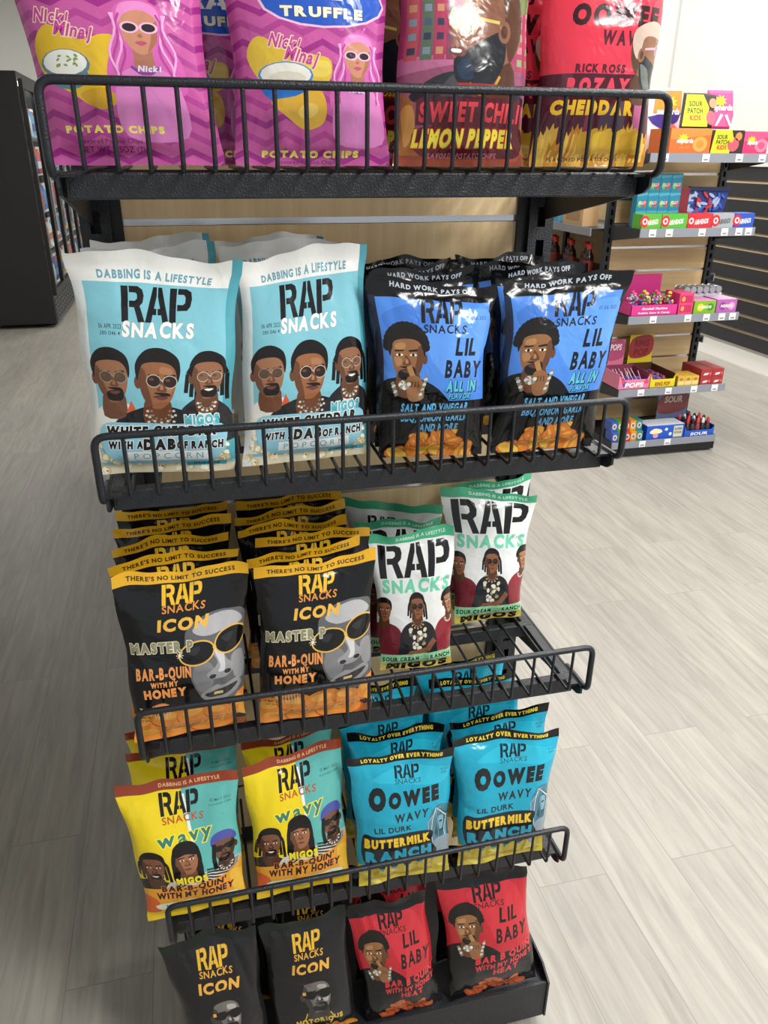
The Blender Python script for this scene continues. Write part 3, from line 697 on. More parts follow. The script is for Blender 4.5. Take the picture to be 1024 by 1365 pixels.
def design_icon_bbq():
    d = Design('#0e0e10', '#d6a021', '#0c0c0e', '#8a4a22')
    d.rect(0, 135.6, 100, 146, '#d9a422'); d.text("THERE'S NO LIMIT TO SUCCESS", 50, 138.2, 3.7, '#3a2a0c', w=80, bold=.03)
    d.blob([(50, 96), (66, 108), (86, 110), (101, 100), (103, 40), (92, 28), (72, 28), (60, 40), (52, 60)], '#5d5d60')       # face in black and white
    d.blob([(56, 98), (70, 107), (88, 108), (98, 98), (84, 94), (66, 92)], '#a9a9ac'); d.blob([(54, 60), (60, 74), (72, 66), (70, 48), (60, 44)], '#77777a', 5); d.blob([(88, 70), (98, 72), (98, 50), (90, 52)], '#88888b', 5)
    d.blob([(70, 82), (76, 68), (66, 60), (70, 55), (80, 54), (88, 58), (90, 64), (84, 70), (80, 82)], '#8d8d90'); d.blob([(74, 80), (78, 66), (76, 60), (82, 62), (81, 80)], '#c4c4c7', 4); d.ell(71, 57, 3, 2, '#2a2a2c'); d.ell(84, 59, 3, 2, '#2a2a2c')
    d.blob([(60, 40), (72, 48), (80, 47), (92, 50), (96, 42), (84, 34), (70, 33)], '#8a8a8d', 5); d.blob([(64, 41), (78, 44), (93, 46), (84, 38), (70, 37)], '#2c2c2e', 4); d.rect(72, 39, 80, 41.6, '#c8b070')
    for (x, y, rx, ry, a) in ((59, 79, 14.5, 9, .18), (88, 85, 13, 9.5, .30)):
        d.ell(x, y, rx+1.3, ry+1.3, '#d9ab4c', a, 26); d.ell(x, y, rx, ry, '#121214', a, 26); d.blob([(x-rx*.6, y+ry*.3), (x+rx*.2, y+ry*.6), (x-rx*.1, y-ry*.2)], '#2b2b2f', 4)
    d.line([(73, 81), (75.5, 82.5)], 2.2, '#d9ab4c')
    for k in range(4): d.line([(44.5+3.2*math.cos(k*PI/4), 78.5+3.2*math.sin(k*PI/4)), (44.5-3.2*math.cos(k*PI/4), 78.5-3.2*math.sin(k*PI/4))], .5, '#f0e6c8')
    d.rap(50, 119.5, 30, 15, '#e3b32f', shear=.08); d.text('SNACKS', 50, 113.5, 6.6, '#d98a3a', w=33, bold=.012, shear=.15, jit=.2, seed=8)
    d.text('ICON', 48, 99, 10.5, '#e2ae46', w=40, bold=.035, shear=.16)
    d.text('MASTER P', 30, 81.5, 9.5, '#8a8468', w=52, bold=.05, outline=('#efeacb', .04))
    o = '#e39452'
    d.text('BAR-B-QUIN', 30, 59, 11, o, w=46, bold=.035); d.text('WITH MY', 30, 52.2, 5, o, w=23, bold=.045); d.text('HONEY', 30, 42.5, 8.6, o, w=36, bold=.05)
    for (x, y, rx, ry, a) in ((8, 18, 16, 11, .2), (30, 22, 17, 11, -.15), (54, 22, 17, 11, .15), (76, 20, 14, 9, -.2), (14, 6, 18, 9, 0), (42, 6, 20, 10, .1), (70, 6, 22, 9, 0), (95, 24, 8, 14, -.5)):
        d.ell(x, y, rx, ry, '#b8581f', a, 18); d.ell(x-.4, y+.8, rx*.93, ry*.9, '#e08a33', a, 18); d.ell(x-1.5, y+3, rx*.55, ry*.4, '#eda94e', a, 12)
    d.poly([(92, 14), (101, 30), (101, 8)], '#e9a23c')
    for k in range(6): d.line([(6+k*.4, 34), (16, 30-k)], .9, '#d9b070')
    d.ell(24, 32, 9, 6, '#a8562a', .2); d.ell(24, 33, 7.5, 4.5, '#d98a4a', .2); [d.line([(18+k*2.6, 36), (19+k*2.6, 22)], .8, '#eec79a') for k in range(6)]
    d.text('15 MAR 2023', 10, 24, 2.4, '#3c2312', w=13); d.text('307 184 2', 10, 21, 2, '#3c2312', w=12)
    d.text('CHEESE PUFFS', 56, 9.5, 6.8, '#d9803a', w=66, bold=.035, rot=.02, outline=('#f0d3a0', .02), shadow=('#7a3a18', .6))
    return d

def figure(d, x, y, h, coat, tee=True, hair='dreads', skin='#84563c', print_=True):
    d.blob([(x-1.0*h, y-2.7*h), (x-1.02*h, y-1.5*h), (x-.75*h, y-.85*h), (x-.2*h, y-.58*h), (x+.25*h, y-.58*h), (x+.8*h, y-.85*h), (x+1.1*h, y-1.6*h), (x+1.0*h, y-2.7*h)], coat)
    d.face(x, y, h, skin, '#573624', style=hair, glasses='round' if print_ else None, lens='#241a16', rim='#3a2e28', turn=.2, goatee=False)
    if print_:
        rr = random.Random(3)
        for k in range(34): d.ell(x+rr.uniform(-.42, .42)*h, y-rr.uniform(.95, 2.2)*h, .09*h, .12*h, rr.choice(['#d8d2bd', '#a89a72', '#e6e2d6', '#6d5f48', '#26252a']), rr.uniform(0, 3), 7)
        chain(d, x, y-.62*h, .34*h, '#c9a85a')
        d.line([(x+.95*h, y-1.5*h), (x+.55*h, y-2.0*h), (x-.45*h, y-2.15*h)], .3*h, skin); d.ell(x-.5*h, y-2.15*h, .22*h, .2*h, skin)
        d.line([(x-.9*h, y-1.7*h), (x-.6*h, y-2.1*h)], .3*h, coat)

def design_white(kind):
    d = Design('#dcdedd', '#3f9f76', '#c9cccb', '#b5a14c')
    d.rect(0, 135.6, 100, 146, '#42a67c')
    if kind:
        d.rap(38, 114, 30, 15, K, shear=.08); d.text('SNACKS', 38, 108, 5.5, '#6a6d6c', w=30, shear=.15); d.text('SOUR CREAM', 78, 112, 4, '#2f3532', w=28, bold=.03); d.rect(4, 30, 96, 100, '#d2d5d4'); return d
    d.text('DABBING IS A LIFESTYLE', 60, 138.5, 3.4, '#bfe0d0', w=60, bold=.02, jit=.12)
    d.rap(51, 101, 84, 33, '#151417', shear=.06)
    d.text('SNACKS', 50, 86, 15, '#6fc3a3', w=86, bold=.04, shear=.12, jit=.22, seed=5)
    d.text('05 JUL 2023', 86, 96, 3, '#6a6d6c', w=18)
    figure(d, 8, 68, 22, '#6d1f2c', hair='short', print_=False); figure(d, 94, 72, 22, '#8a2b36', hair='curls', skin='#9c6c4e', print_=False); chain(d, 92, 56, 5, '#d8d2bd')
    figure(d, 50, 71, 24, '#22232b', hair='dreads')
    d.rect(-1, -2, 101, 19.5, '#8fcf9f'); d.rect(-1, -2, 101, 8.6, '#b5a14c')
    d.text('SOUR CREAM', 27, 11, 5.6, '#1f2a24', w=50, bold=.035); d.text('WITH A', 60, 14.3, 2.1, '#1f2a24', w=12); d.text('DAB OF', 60, 11, 2.1, '#1f2a24', w=12); d.text('RANCH', 83, 11, 5.6, '#1f2a24', w=30, bold=.035)
    d.text('MIGOS', 50, .6, 7.4, K, w=84, bold=.06, shear=.1)
    return d

def design_wavy():
    d = Design('#e8cd1e', '#8c3a22', '#4b9488', '#d9b422')
    d.poly([(53, 146), (101, 146), (101, 40), (60, 40), (58, 90), (52, 112)], '#5cada8'); d.poly([(52, 132), (55, 132), (58.5, 90), (61, 44), (59, 44), (55.5, 92)], '#e9ebe6')
    d.rect(0, 135.6, 100, 146, '#8f3b22'); d.text('DABBING IS A LIFESTYLE', 60, 138.5, 3.4, '#e0b080', w=50, bold=.02, jit=.12)
    d.rap(50, 115, 33, 19, '#17161a', shear=.06); d.text('SNACKS', 51, 107.5, 7.4, '#b0502a', w=37, bold=.012, shear=.1, jit=.2, seed=8)
    d.text('05 MAY 2023', 85, 122, 2.6, '#2b5d58', w=18); d.text('FLAVORED CHIPS', 85, 118, 2, '#2b5d58', w=20)
    d.text('w', 33, 87, 14, '#3b7a70', w=17, bold=.02, shear=.1, outline=('#e9df3c', .05), rot=.1); d.text('avy', 60, 88.5, 14, '#3b7a70', w=32, bold=.02, shear=.1, outline=('#e9df3c', .05), rot=.1)
    jacket(d, -8, 36, 26, 53, '#1d1c1f'); jacket(d, 70, 112, 32, 60, '#b9b5a8', '#8a8478'); jacket(d, 24, 84, 26, 57, '#cfcac0')
    for k in range(6): d.line([(30+k*2, 34+k*4), (44, 40+k*3.6)], 1.7, '#2a292c'); d.line([(66, 42+k*3), (90-k, 34+k*4)], 1.7, '#2a292c')
    d.face(17, 65, 29, '#7a4f38', '#50301f', style='dreads', smile=True, turn=.2)
    d.face(49, 70, 29, '#9a6748', '#6d452f', style='hood', turn=.1, goatee=False); d.blob([(39, 79), (49, 81), (59, 79), (58, 75), (49, 77), (40, 75)], '#17161a', 4)
    d.line([(38, 78), (36, 62), (38, 44)], 3.0, '#17161a'); d.line([(60, 78), (62, 62), (61, 42)], 3.0, '#17161a')
    d.face(85, 73, 28, '#6d4a38', '#452c20', style='beanie', glasses='shades', turn=-.4); d.line([(76, 80), (74, 66), (75, 54)], 4, '#17161a'); chain(d, 85, 56, 6)
    d.blob([(-4, 34), (20, 40), (50, 42), (86, 46), (104, 50), (104, -4), (-4, -4)], '#dd9a28', 5); d.blob([(-2, 30), (12, 26), (14, 10), (2, 2)], '#c85a24', 4); d.blob([(88, 44), (100, 40), (98, 14), (90, 22)], '#e0b23a', 4); d.rect(0, 0, 100, 10, '#dfbb24')
    d.blob([(14, 20), (84, 22), (90, 14), (60, 11), (20, 11)], '#cfe0c8', 4)
    d.text('MIGOS', 51, 44.5, 8.8, '#ecd834', w=30, bold=.055, outline=(K, .05))
    d.text("BAR-B-QUIN'", 51, 36, 7.6, '#1b1816', w=64, bold=.03, shear=.12, jit=.16, seed=3, outline=('#e2803a', .05)); d.text('WITH MY HONEY', 51, 26.5, 8.4, '#1b1816', w=78, bold=.035, shear=.12, jit=.16, seed=4, outline=('#e2803a', .05))
    d.text('WITH A', 31, 14, 5, '#1b1816', w=22, bold=.03, jit=.12, outline=('#8fd0d8', .06)); d.text('DAB', 50, 13.5, 6.6, '#1b1816', w=15, bold=.05, jit=.1, outline=('#8fd0d8', .06)); d.text('OF RANCH', 70, 14, 5, '#1b1816', w=24, bold=.03, jit=.12, outline=('#8fd0d8', .06))
    return d

def design_oowee():
    d = Design('#1d9dbb', '#0d0d0f', '#146f86', '#b8a53a')
    d.rect(0, 135.6, 100, 146, '#0d0d0f'); d.text('LOYALTY OVER EVERYTHING', 51, 138, 4.4, '#e0c83a', w=76, bold=.05)
    d.blob([(20, 120), (50, 132), (96, 126), (90, 112), (50, 116)], '#2aabc8', 5)
    d.rap(55, 121, 24, 11.5, '#17202a', shear=.05); d.text('SNACKS', 55, 116, 5, '#20485a', w=26, shear=.12, jit=.18)
    d.text('05 JUL', 93, 124, 2.2, '#14566a', w=8); d.text('0142', 93, 120.5, 2.2, '#14566a', w=6)
    d.text('O', 23, 90, 25, '#1a1d22', w=17, bold=.07, shear=.14, rot=.04); d.text('OWEE', 60, 93, 17.5, '#1a1d22', w=52, bold=.06, shear=.14, rot=.06)
    d.text('WAVY', 57, 77.5, 10, '#272b31', w=36, bold=.03, shear=.1, rot=.05, jit=.15)
    d.blob([(72, 20), (74, 66), (81, 86), (92, 88), (101, 76), (101, 20)], '#3d7488', 5)
    rr = random.Random(5)
    d.blob([(82, 58), (84, 76), (91, 80), (96, 72), (95, 58), (89, 50)], '#2f5868', 4); d.blob([(87, 75), (93, 74), (93, 62), (89, 58)], '#6f9fb0', 4); d.ell(90, 69, 2, 1, '#10222c'); d.ell(91, 58, 2.6, 1.2, '#1b3844')
    for k in range(14):
        x = 75+k*1.9; d.line([(86+rr.uniform(-3, 3), 86), (x+rr.uniform(-1, 1), 72), (x-1+rr.uniform(-2, 2), 56), (x-1.5+rr.uniform(-2, 2), 34)], .75, rr.choice(['#a9bcc4', '#6d909e', '#24404c', '#c9d4d8'])) if not 7 <= k <= 10 else None
    d.blob([(74, 22), (80, 46), (90, 50), (100, 44), (101, 20)], '#8a9aa4', 4)
    d.blob([(5, 61), (20, 62), (60, 64), (80, 61), (78, 48), (84, 34), (70, 26), (30, 24), (8, 28)], '#1d2227', 4)
    d.text('LIL DURK', 37, 66, 6.6, '#1a2026', w=40, bold=.02, rot=.02)
    d.text('BUTTERMILK', 42, 49, 11, '#e4bd36', w=70, bold=.06, rot=.02); d.text('RANCH', 43, 32.5, 13.5, '#2a9ab8', w=70, bold=.06, rot=.02)
    pts = [(0, 28)]
    for k in range(21): pts.append((k*5, 24+5*math.sin(k*2.3)+(4 if k % 3 == 0 else 0)))
    d.poly([(-1, -1)]+[(-1, 28)]+pts[1:]+[(101, -1)], '#c8b440')
    for k in range(26): d.ell(rr.uniform(2, 98), rr.uniform(3, 21), rr.uniform(4, 9), rr.uniform(1.6, 3.4), rr.choice(['#d6c45a', '#bba534', '#cfbb4c', '#ddd06e']), rr.uniform(-.6, .6), 10)
    d.text('FLAVORED POTATO CHIPS', 52, 6, 3.2, '#6d5d1c', w=58, bold=.02)
    return d

def design_icon_grey():
    d = Design('#1a1a1c', '#101a14', '#0e0e10')
    d.rect(0, 135.6, 100, 146, '#111c15')
    d.rap(51, 112, 33, 19, '#dfae33', shear=.08); d.text('SNACKS', 51, 104, 7.6, '#d9a23c', w=36, bold=.012, shear=.15, jit=.2, seed=8); d.text('ICON', 51, 88, 12, '#dda446', w=46, bold=.035, shear=.16)
    d.blob([(10, 22), (24, 40), (50, 44), (80, 38), (94, 22), (94, 0), (10, 0)], '#1a1a1c', 5)
    d.face(55, 60, 46, '#6b6663', '#3c3937', hair='#1c1b1b', style='short', glasses='shades', light='#a8a29d', lens='#161616', goatee=True, turn=.5, lips='#4c4644')
    d.rect(38, 62, 42, 66, '#d9a446')
    for sg in (-1, 1): d.line([(55+sg*14, 36), (55+sg*18, 26), (55+sg*12, 16)], 1.6, '#c9a23f')
    d.text('NOTORIOUS', 55, 20, 8.5, '#cfae3a', w=58, bold=.045, rot=.05); d.chips(8, 96, 0, 12, 14, ['#c98a34', '#b8742a'], 8, 2)
    return d

def design_red():
    d = Design('#b3242f', '#0d0d0f', '#0d0d0f', '#0d0d0f')
    d.rect(-1, -1, 101, 58, '#121214'); d.blob([(30, 126), (80, 130), (92, 90), (60, 70), (46, 96)], '#bd2f39', 5); d.rect(0, 131, 100, 146, '#0e0e10')
    hush(d, 24, 90, 38); d.rect(8, 0, 50, 44, '#121214')
    d.rap(52, 116, 32, 16, '#1d0f12', shear=.06); d.text('SNACKS', 52, 109.5, 6.4, '#2a1216', w=34, shear=.1, jit=.2)
    d.text('LIL', 72, 92, 16, '#1c1416', w=22, bold=.02, shear=.18, jit=.22, seed=4); d.text('BABY', 74, 70, 17, '#1c1416', w=40, bold=.025, shear=.18, jit=.22, seed=6)
    c = '#cf3038'
    d.text('BAR B QUIN', 62, 49, 9.5, c, w=68, bold=.035, shear=.2, jit=.22, seed=11, rot=.05); d.text('WITH MY HONEY', 62, 39.5, 7.5, c, w=70, bold=.03, shear=.2, jit=.22, seed=12, rot=.05); d.text('HEAT', 62, 30, 8, c, w=30, bold=.035, shear=.2, jit=.22, seed=13, rot=.05)
    d.chips(22, 82, 4, 22, 20, ['#c0663a', '#a8502e', '#b85a36'], 9, 6, edge='#7a3420')
    return d

DES = {'pink_cream': design_pink(0), 'pink_truffle': design_pink(1), 'chili': design_chili(), 'cheddar': design_cheddar(), 'teal': design_teal(), 'blue': design_blue(), 'gold': design_icon_bbq(),
       'white': design_white(0), 'white_back': design_white(1), 'wavy': design_wavy(), 'oowee': design_oowee(), 'grey': design_icon_grey(), 'red': design_red()}

for q in ('pink_cream', 'pink_truffle', 'chili', 'cheddar'): DES[q].squash = 0.77

# ------------------------------------------------------------------ the room
X0, X1, Y0, Y1 = -4.2, 4.42, -4.2, 13.0
structure(MB().box(X0, X1, Y0, Y1, -0.05, 0.0).build('floor', floor_mat()))
structure(MB().box(X0, X1, Y0, Y1, CEIL, CEIL+0.05).build('ceiling', mat('ceiling_white', '#e4e3df', 0.8)))
structure(MB().box(X0, X1, Y1, Y1+0.1, 0, CEIL).build('wall_back', M_WALL))
structure(MB().box(X1, X1+0.1, Y0, Y1, 0, CEIL).build('wall_right', M_WALL))
structure(MB().box(X0-0.1, X0, Y0, Y1, 0, CEIL).build('wall_left', M_WALL))
structure(MB().box(X1-0.015, X1, Y0, Y1, 0, 0.17).build('baseboard_right', mat('white_baseboard', '#eceae4', 0.5)))
structure(MB().box(X1-0.006, X1, 6.58, 6.61, 1.62, CEIL).build('trim_1', mat('wall_joint', '#bdbcb8', 0.6)))
structure(MB().box(X1-0.05, X1, 1.0, 9.5, 1.585, 1.615).build('trim_2', M_WALL))
for i, (x, y, sx, sy, e) in enumerate(PANELS):
    t = thing('ceiling_light', 'flat white ceiling light panel above the shop floor', 'light', (x, y, CEIL), 0, 'ceiling light panels')
    f = MB()
    for a in (-1, 1):
        f.box(min(a*sx/2, a*(sx/2+.03)), max(a*sx/2, a*(sx/2+.03)), -sy/2-.03, sy/2+.03, -.05, 0); f.box(-sx/2, sx/2, min(a*sy/2, a*(sy/2+.03)), max(a*sy/2, a*(sy/2+.03)), -.05, 0)
    f.build('frame', M_TAG, t); MB().box(-sx/2, sx/2, -sy/2, sy/2, -.045, -.005).build('diffuser', M_TAG, t)

# black slatted panelling on the white wall
M_SLAT = mat('black_laminate', '#26272a', 0.42); M_MDF = mat('raw_board_edge', '#d8c4a0', 0.7)
pan = thing('slatwall_panel', 'black slatted wall panelling with pale groove lines above the white baseboard', 'slatwall', (X1, 5.2, 0.17))
MB().box(-0.022, -0.002, -4.2, 4.2, 0, 1.415).build('backing', M_MDF, pan)
b = MB(); z = 0.0
while z < 1.40:
    b.box(-0.036, -0.021, -4.2, 4.2, z+0.001, min(z+0.108, 1.415)); z += 0.131
b.build('slat', M_SLAT, pan)

# ------------------------------------------------------------------ shelving bays
def upright(parent, x, y, z1, m, w=0.042):
    """Slotted post: two flanges, bridges between the slots and a dark hollow behind."""
    b = MB(); b.box(x-w/2, x-0.007, y-.004, y+.03, 0, z1); b.box(x+0.007, x+w/2, y-.004, y+.03, 0, z1)
    z = 0.03
    while z < z1: b.box(x-0.0072, x+0.0072, y-.004, y+.004, z, z+0.020); z += 0.05
    b.box(x-0.0072, x+0.0072, y+.02, y+.03, 0, z1)
    return b.build('upright', m, parent)
def bracket(parent, x, side, y_front, y_back, z, m, h0=0.026, h1=0.078, flange=0.018):
    b = MB(); t = 0.0035
    b.plate([(y_front, z-0.003), (y_front, z-h0+.008), (y_front+.012, z-h0), (y_back, z-h1), (y_back, z-0.003)], 'x', x-t/2, x+t/2)
    b.box(min(x, x-side*flange), max(x, x-side*flange), y_front+.01, y_back, z-0.0075, z-0.004)
    return b.build('bracket', m, parent)

GX = 0.345
gd = thing('display_rack', 'black slotted end rack with oak back board holding the wire snack shelves', 'display rack', (0, 0.33, 0))
for sx in (-1, 1): upright(gd, sx*0.343, -0.012, 2.25, M_BLACK)
b = MB()                                       # oak boards with grooves between them
for (z0, z1) in ((0.13, 0.304), (0.314, 0.464), (0.474, 0.624), (0.634, 0.784), (0.794, 0.944), (0.954, 1.104), (1.114, 1.264), (1.274, 1.558), (1.568, 1.724), (1.734, 1.884), (1.894, 2.044), (2.054, 2.2)):
    b.box(-0.315, 0.315, 0.0, 0.014, z0, z1)
b.build('back_board', M_WOOD, gd)
b = MB()
for z in (0.300, 0.460, 0.620, 0.780, 0.940, 1.100, 1.260, 1.555, 1.720, 1.880, 2.040):
    b.box(-0.315, 0.315, 0.003, 0.016, z+.004, z+0.014)
b.build('groove_strip', M_CHROME, gd)
for sx in (-1, 1): MB().box(min(sx*.306, sx*.322), max(sx*.306, sx*.322), -0.006, 0.02, 0.1, 2.22).build('edge_channel', M_DARK, gd)
b = MB(); b.box(-0.352, 0.352, -0.325, -0.02, 0.118, 0.124); b.build('base_deck', M_BLACK, gd)
MB().box(-0.352, 0.352, -0.330, -0.325, 0.030, 0.131, 0).build('kick_plate', M_BLACK, gd)
for sx in (-1, 1):
    MB().plate([(-0.333, 0.03), (-0.02, 0.03), (-0.02, 0.150), (-0.30, 0.150), (-0.333, 0.134)], 'x', sx*0.354-.002, sx*0.354+.002).build('base_side', M_BLACK, gd)
    MB().lathe([(0, 0), (.018, 0), (.018, .008), (.008, .012), (.008, .03), (0, .03)], 12, 0, (sx*0.32, -0.27, 0)).build('levelling_foot', M_DARK, gd)
# unseen two-sided shelving run, added behind this rack to shade the aisle floor
rn = thing('unseen_gondola_run', 'unseen tall run of double sided shelving, added behind the oak back board for its shadow', 'shelving', (0, 0.37, 0))
MB().box(-0.02, 0.02, 0.02, 3.6, 0.1, 2.1).build('spine_panel', M_WOOD, rn)
for sx in (-1, 1):
    for z in (0.12, 0.50, 0.88, 1.26, 1.64): MB().box(min(sx*.022, sx*.36), max(sx*.022, sx*.36), 0.03, 3.6, z-.02, z).build('shelf_deck', M_BLACK, rn)
    MB().box(min(sx*.34, sx*.355), max(sx*.34, sx*.355), 0.03, 3.6, 0, 0.10).build('kick_plate', M_BLACK, rn)

def wire_shelf(z, label):
    t = thing('wire_shelf', label, 'shelf', (0, 0, z), 0, 'black wire shelves of the snack rack')
    Wd, hf, r = 0.70, 0.0822, 0.0048
    pts = fillet([(-Wd/2, 0.075, -.006), (-Wd/2, 0.0, -.004), (-Wd/2, 0.0, hf), (Wd/2, 0.0, hf), (Wd/2, 0.0, -.004), (Wd/2, 0.075, -.006)], 0.016)
    MB().tube(pts, r, 10).build('fence_rail', M_WIRE, t)
    for sx in (-1, 1): bracket(t, sx*0.3465, sx, 0.012, 0.3125, 0, M_BLACK)
    MB().box(-0.343, 0.343, 0.036, 0.054, -0.0305, -0.0030, 0, 0.002).build('front_bar', M_BLACK, t)
    MB().box(-0.343, 0.343, 0.205, 0.221, -0.0275, -0.0030, 0, 0.002).build('rear_bar', M_BLACK, t)
    n = 21
    for k in range(1, n):
        x = -Wd/2 + Wd*k/n
        if abs(x) > 0.338: continue
        MB().tube(fillet([(x, 0.29, 0), (x, 0.002, 0), (x, 0.0, hf-.003)], 0.009, 4), 0.0026, 6).build('wire', M_WIRE, t)
    return t
ZS = [1.639, 1.268, 0.862, 0.474]
for z, l in zip(ZS, ('topmost black wire shelf, holding the pink and red bags', 'second black wire shelf from the top, under the light blue and royal blue bags',
                     'third black wire shelf from the top, half empty, with black and white bags', 'lowest black wire shelf, with yellow and turquoise bags')):
    wire_shelf(z, l)

# ------------------------------------------------------------------ the bags on the rack
def put(des, z, bl, br, tl, tr, label, group, **k):
    """bl, br = (x, y) of the bottom corners; tl, tr = (x, y, height above the bottom)."""
    return bag(DES[des], (bl[0], bl[1], z), (br[0], br[1], z), (tr[0], tr[1], z+tr[2]), (tl[0], tl[1], z+tl[2]), label, group, **k)
zs = [z+0.004 for z in ZS]; zb = 0.127
G1, G2, G3, G4, G5 = 'bags on the top wire shelf', 'bags on the second wire shelf', 'bags on the third wire shelf', 'bags on the lowest wire shelf', 'bags on the base of the rack'
# top shelf
put('pink_cream', zs[0], (-.352, .048), (-.172, .046), (-.388, .075, .266), (-.183, .075, .266), 'pink chevron bag with a white dip bowl, on the top shelf at the cooler end', G1, seed=1, T=.056)
put('pink_truffle', zs[0], (-.157, .048), (.018, .046), (-.164, .075, .266), (.026, .075, .266), 'pink chevron bag with a blue oval and blue bowl, second on the top shelf', G1, seed=2, T=.056)
put('chili', zs[0], (.024, .048), (.188, .046), (.034, .075, .264), (.200, .075, .264), 'plum and gold bag with sweet chili lettering, between pink and red bags', G1, seed=3, T=.054)
put('cheddar', zs[0], (.198, .050), (.352, .044), (.207, .075, .264), (.372, .070, .264), 'red and maroon cheddar bag at the candy rack end of the top shelf', G1, seed=4, T=.054)
for k, (des, x0, x1, l) in enumerate((('pink_truffle', -.262, -.090, 'pink chevron bag behind the gap between the two front pink bags'), ('chili', -.080, .096, 'plum and gold bag behind the gap between the pink and sweet chili bags'),
                                      ('cheddar', .108, .280, 'red and maroon bag behind the gap between the sweet chili and cheddar bags'))):
    put(des, zs[0], (x0, .125), (x1, .125), (x0-.002, .15, .262), (x1+.002, .15, .262), l, G1, seed=20+k, T=.052)
# second shelf
def row(des, z, specs, group, T, h, **kw):
    for k, (x0, x1, y0, y1, yb, l, sd) in enumerate(specs):   # top corners x0,y0 / x1,y1, bottom line yb
        sh = 0.006
        put(des, z, (x0+sh, yb+(y0-y1)*.25), (x1-sh, yb-(y0-y1)*.25), (x0, y0, h+(0.002*((sd*7) % 5-2))), (x1, y1, h-(0.0025*((sd*5) % 5-2))), l, group, T=T, seed=sd, **kw)
put('teal', zs[1], (-.366, .084), (-.186, .060), (-.364, .108, .280), (-.156, .092, .262), 'light blue popcorn bag with a white top, at the cooler end of its shelf', G2, seed=5, T=.058, top_lean=.006)
put('teal', zs[1], (-.176, .070), (.006, .080), (-.162, .098, .262), (.004, .102, .284), 'light blue popcorn bag with a white top, beside the royal blue bags', G2, seed=6, T=.058)
row('teal', zs[1], [(-.352, -.185, .172, .172, .152, 'light blue popcorn bag just behind the one at the cooler end', 30), (-.350, -.188, .285, .288, .250, 'light blue popcorn bag against the back board at the cooler end', 31),
                    (-.178, -.012, .172, .172, .152, 'light blue popcorn bag just behind the one beside the royal blue bags', 32), (-.180, -.020, .290, .284, .250, 'light blue popcorn bag against the back board beside the royal blue bags', 33)], G2, .05, .272)
put('blue', zs[1], (.010, .058), (.158, .044), (-.002, .076, .240), (.176, .072, .226), 'royal blue and black bag with a hushing man, beside the light blue bags', G2, seed=7, T=.052)
put('blue', zs[1], (.170, .044), (.322, .036), (.184, .062, .236), (.366, .062, .240), 'royal blue and black bag with a hushing man, at the candy rack end', G2, seed=8, T=.052)
row('blue', zs[1], [(.012, .172, .130, .128, .105, 'royal blue and black bag directly behind the one beside the light blue bags', 34), (.014, .172, .190, .200, .165, 'royal blue and black bag third deep beside the light blue bags', 35), (.016, .17, .268, .262, .235, 'royal blue and black bag against the back board beside the light blue bags', 36),
                    (.186, .334, .122, .128, .100, 'royal blue and black bag directly behind the one at the candy rack end', 37), (.184, .334, .188, .192, .165, 'royal blue and black bag third deep at the candy rack end', 38), (.182, .332, .262, .270, .235, 'royal blue and black bag against the back board at the candy rack end', 39)], G2, .046, .238)
# third shelf
put('gold', zs[2], (-.362, .034), (-.200, .042), (-.366, .068, .258), (-.176, .068, .262), 'front black bag with a gold band and sunglasses face, cooler side column', G3, seed=9, T=.05)
put('gold', zs[2], (-.182, .032), (-.004, .032), (-.170, .052, .258), (.006, .056, .262), 'front black bag with a gold band and sunglasses face, beside the white bags', G3, seed=10, T=.05)
row('gold', zs[2], [(-.372, -.188, .112, .132, .096, 'black bag with a gold band, second from the front in the cooler side column', 41), (-.372, -.198, .168, .186, .150, 'black bag with a gold band, third from the front in the cooler side column', 42),
                    (-.372, -.192, .240, .238, .210, 'black bag with a gold band, fourth from the front in the cooler side column', 43), (-.374, -.192, .290, .296, .268, 'black bag with a gold band, against the back board in the cooler side column', 44)], G3, .04, .258, top_lean=.008)
row('gold', zs[2], [(-.180, -.004, .094, .110, .086, 'black bag with a gold band, second from the front beside the white bags', 45), (-.160, .016, .152, .146, .132, 'black bag with a gold band, third from the front beside the white bags', 46), (-.184, -.012, .194, .186, .176, 'black bag with a gold band, fourth from the front beside the white bags', 47),
                    (-.186, .000, .246, .250, .222, 'black bag with a gold band, fifth from the front beside the white bags', 48), (-.180, .000, .292, .298, .268, 'black bag with a gold band, against the back board beside the white bags', 49)], G3, .034, .258, top_lean=.006)
put('white', zs[2], (.030, .120), (.154, .115), (.014, .146, .246), (.160, .144, .242), 'front white bag with a green band and three young men, beside the black bags', G3, seed=11, T=.044)
put('white', zs[2], (.200, .232), (.326, .228), (.170, .262, .262), (.350, .256, .238), 'white bag with a green band standing alone above the bare wires', G3, seed=12, T=.046)
put('white', zs[2], (.020, .176), (.150, .170), (.004, .206, .246), (.152, .196, .240), 'white bag with a green band, second deep behind the front white one', G3, seed=50, T=.036, top_lean=.01)
put('white_back', zs[2], (.020, .276), (.165, .226), (.006, .296, .246), (.168, .240, .238), 'white bag turned to show small lettering, slanting behind the other white bags', G3, seed=51, T=.036)
put('white', zs[2], (.205, .284), (.345, .288), (.190, .300, .240), (.362, .306, .258), 'white bag with a green band, pressed to the back board behind the lone one', G3, seed=52, T=.03)
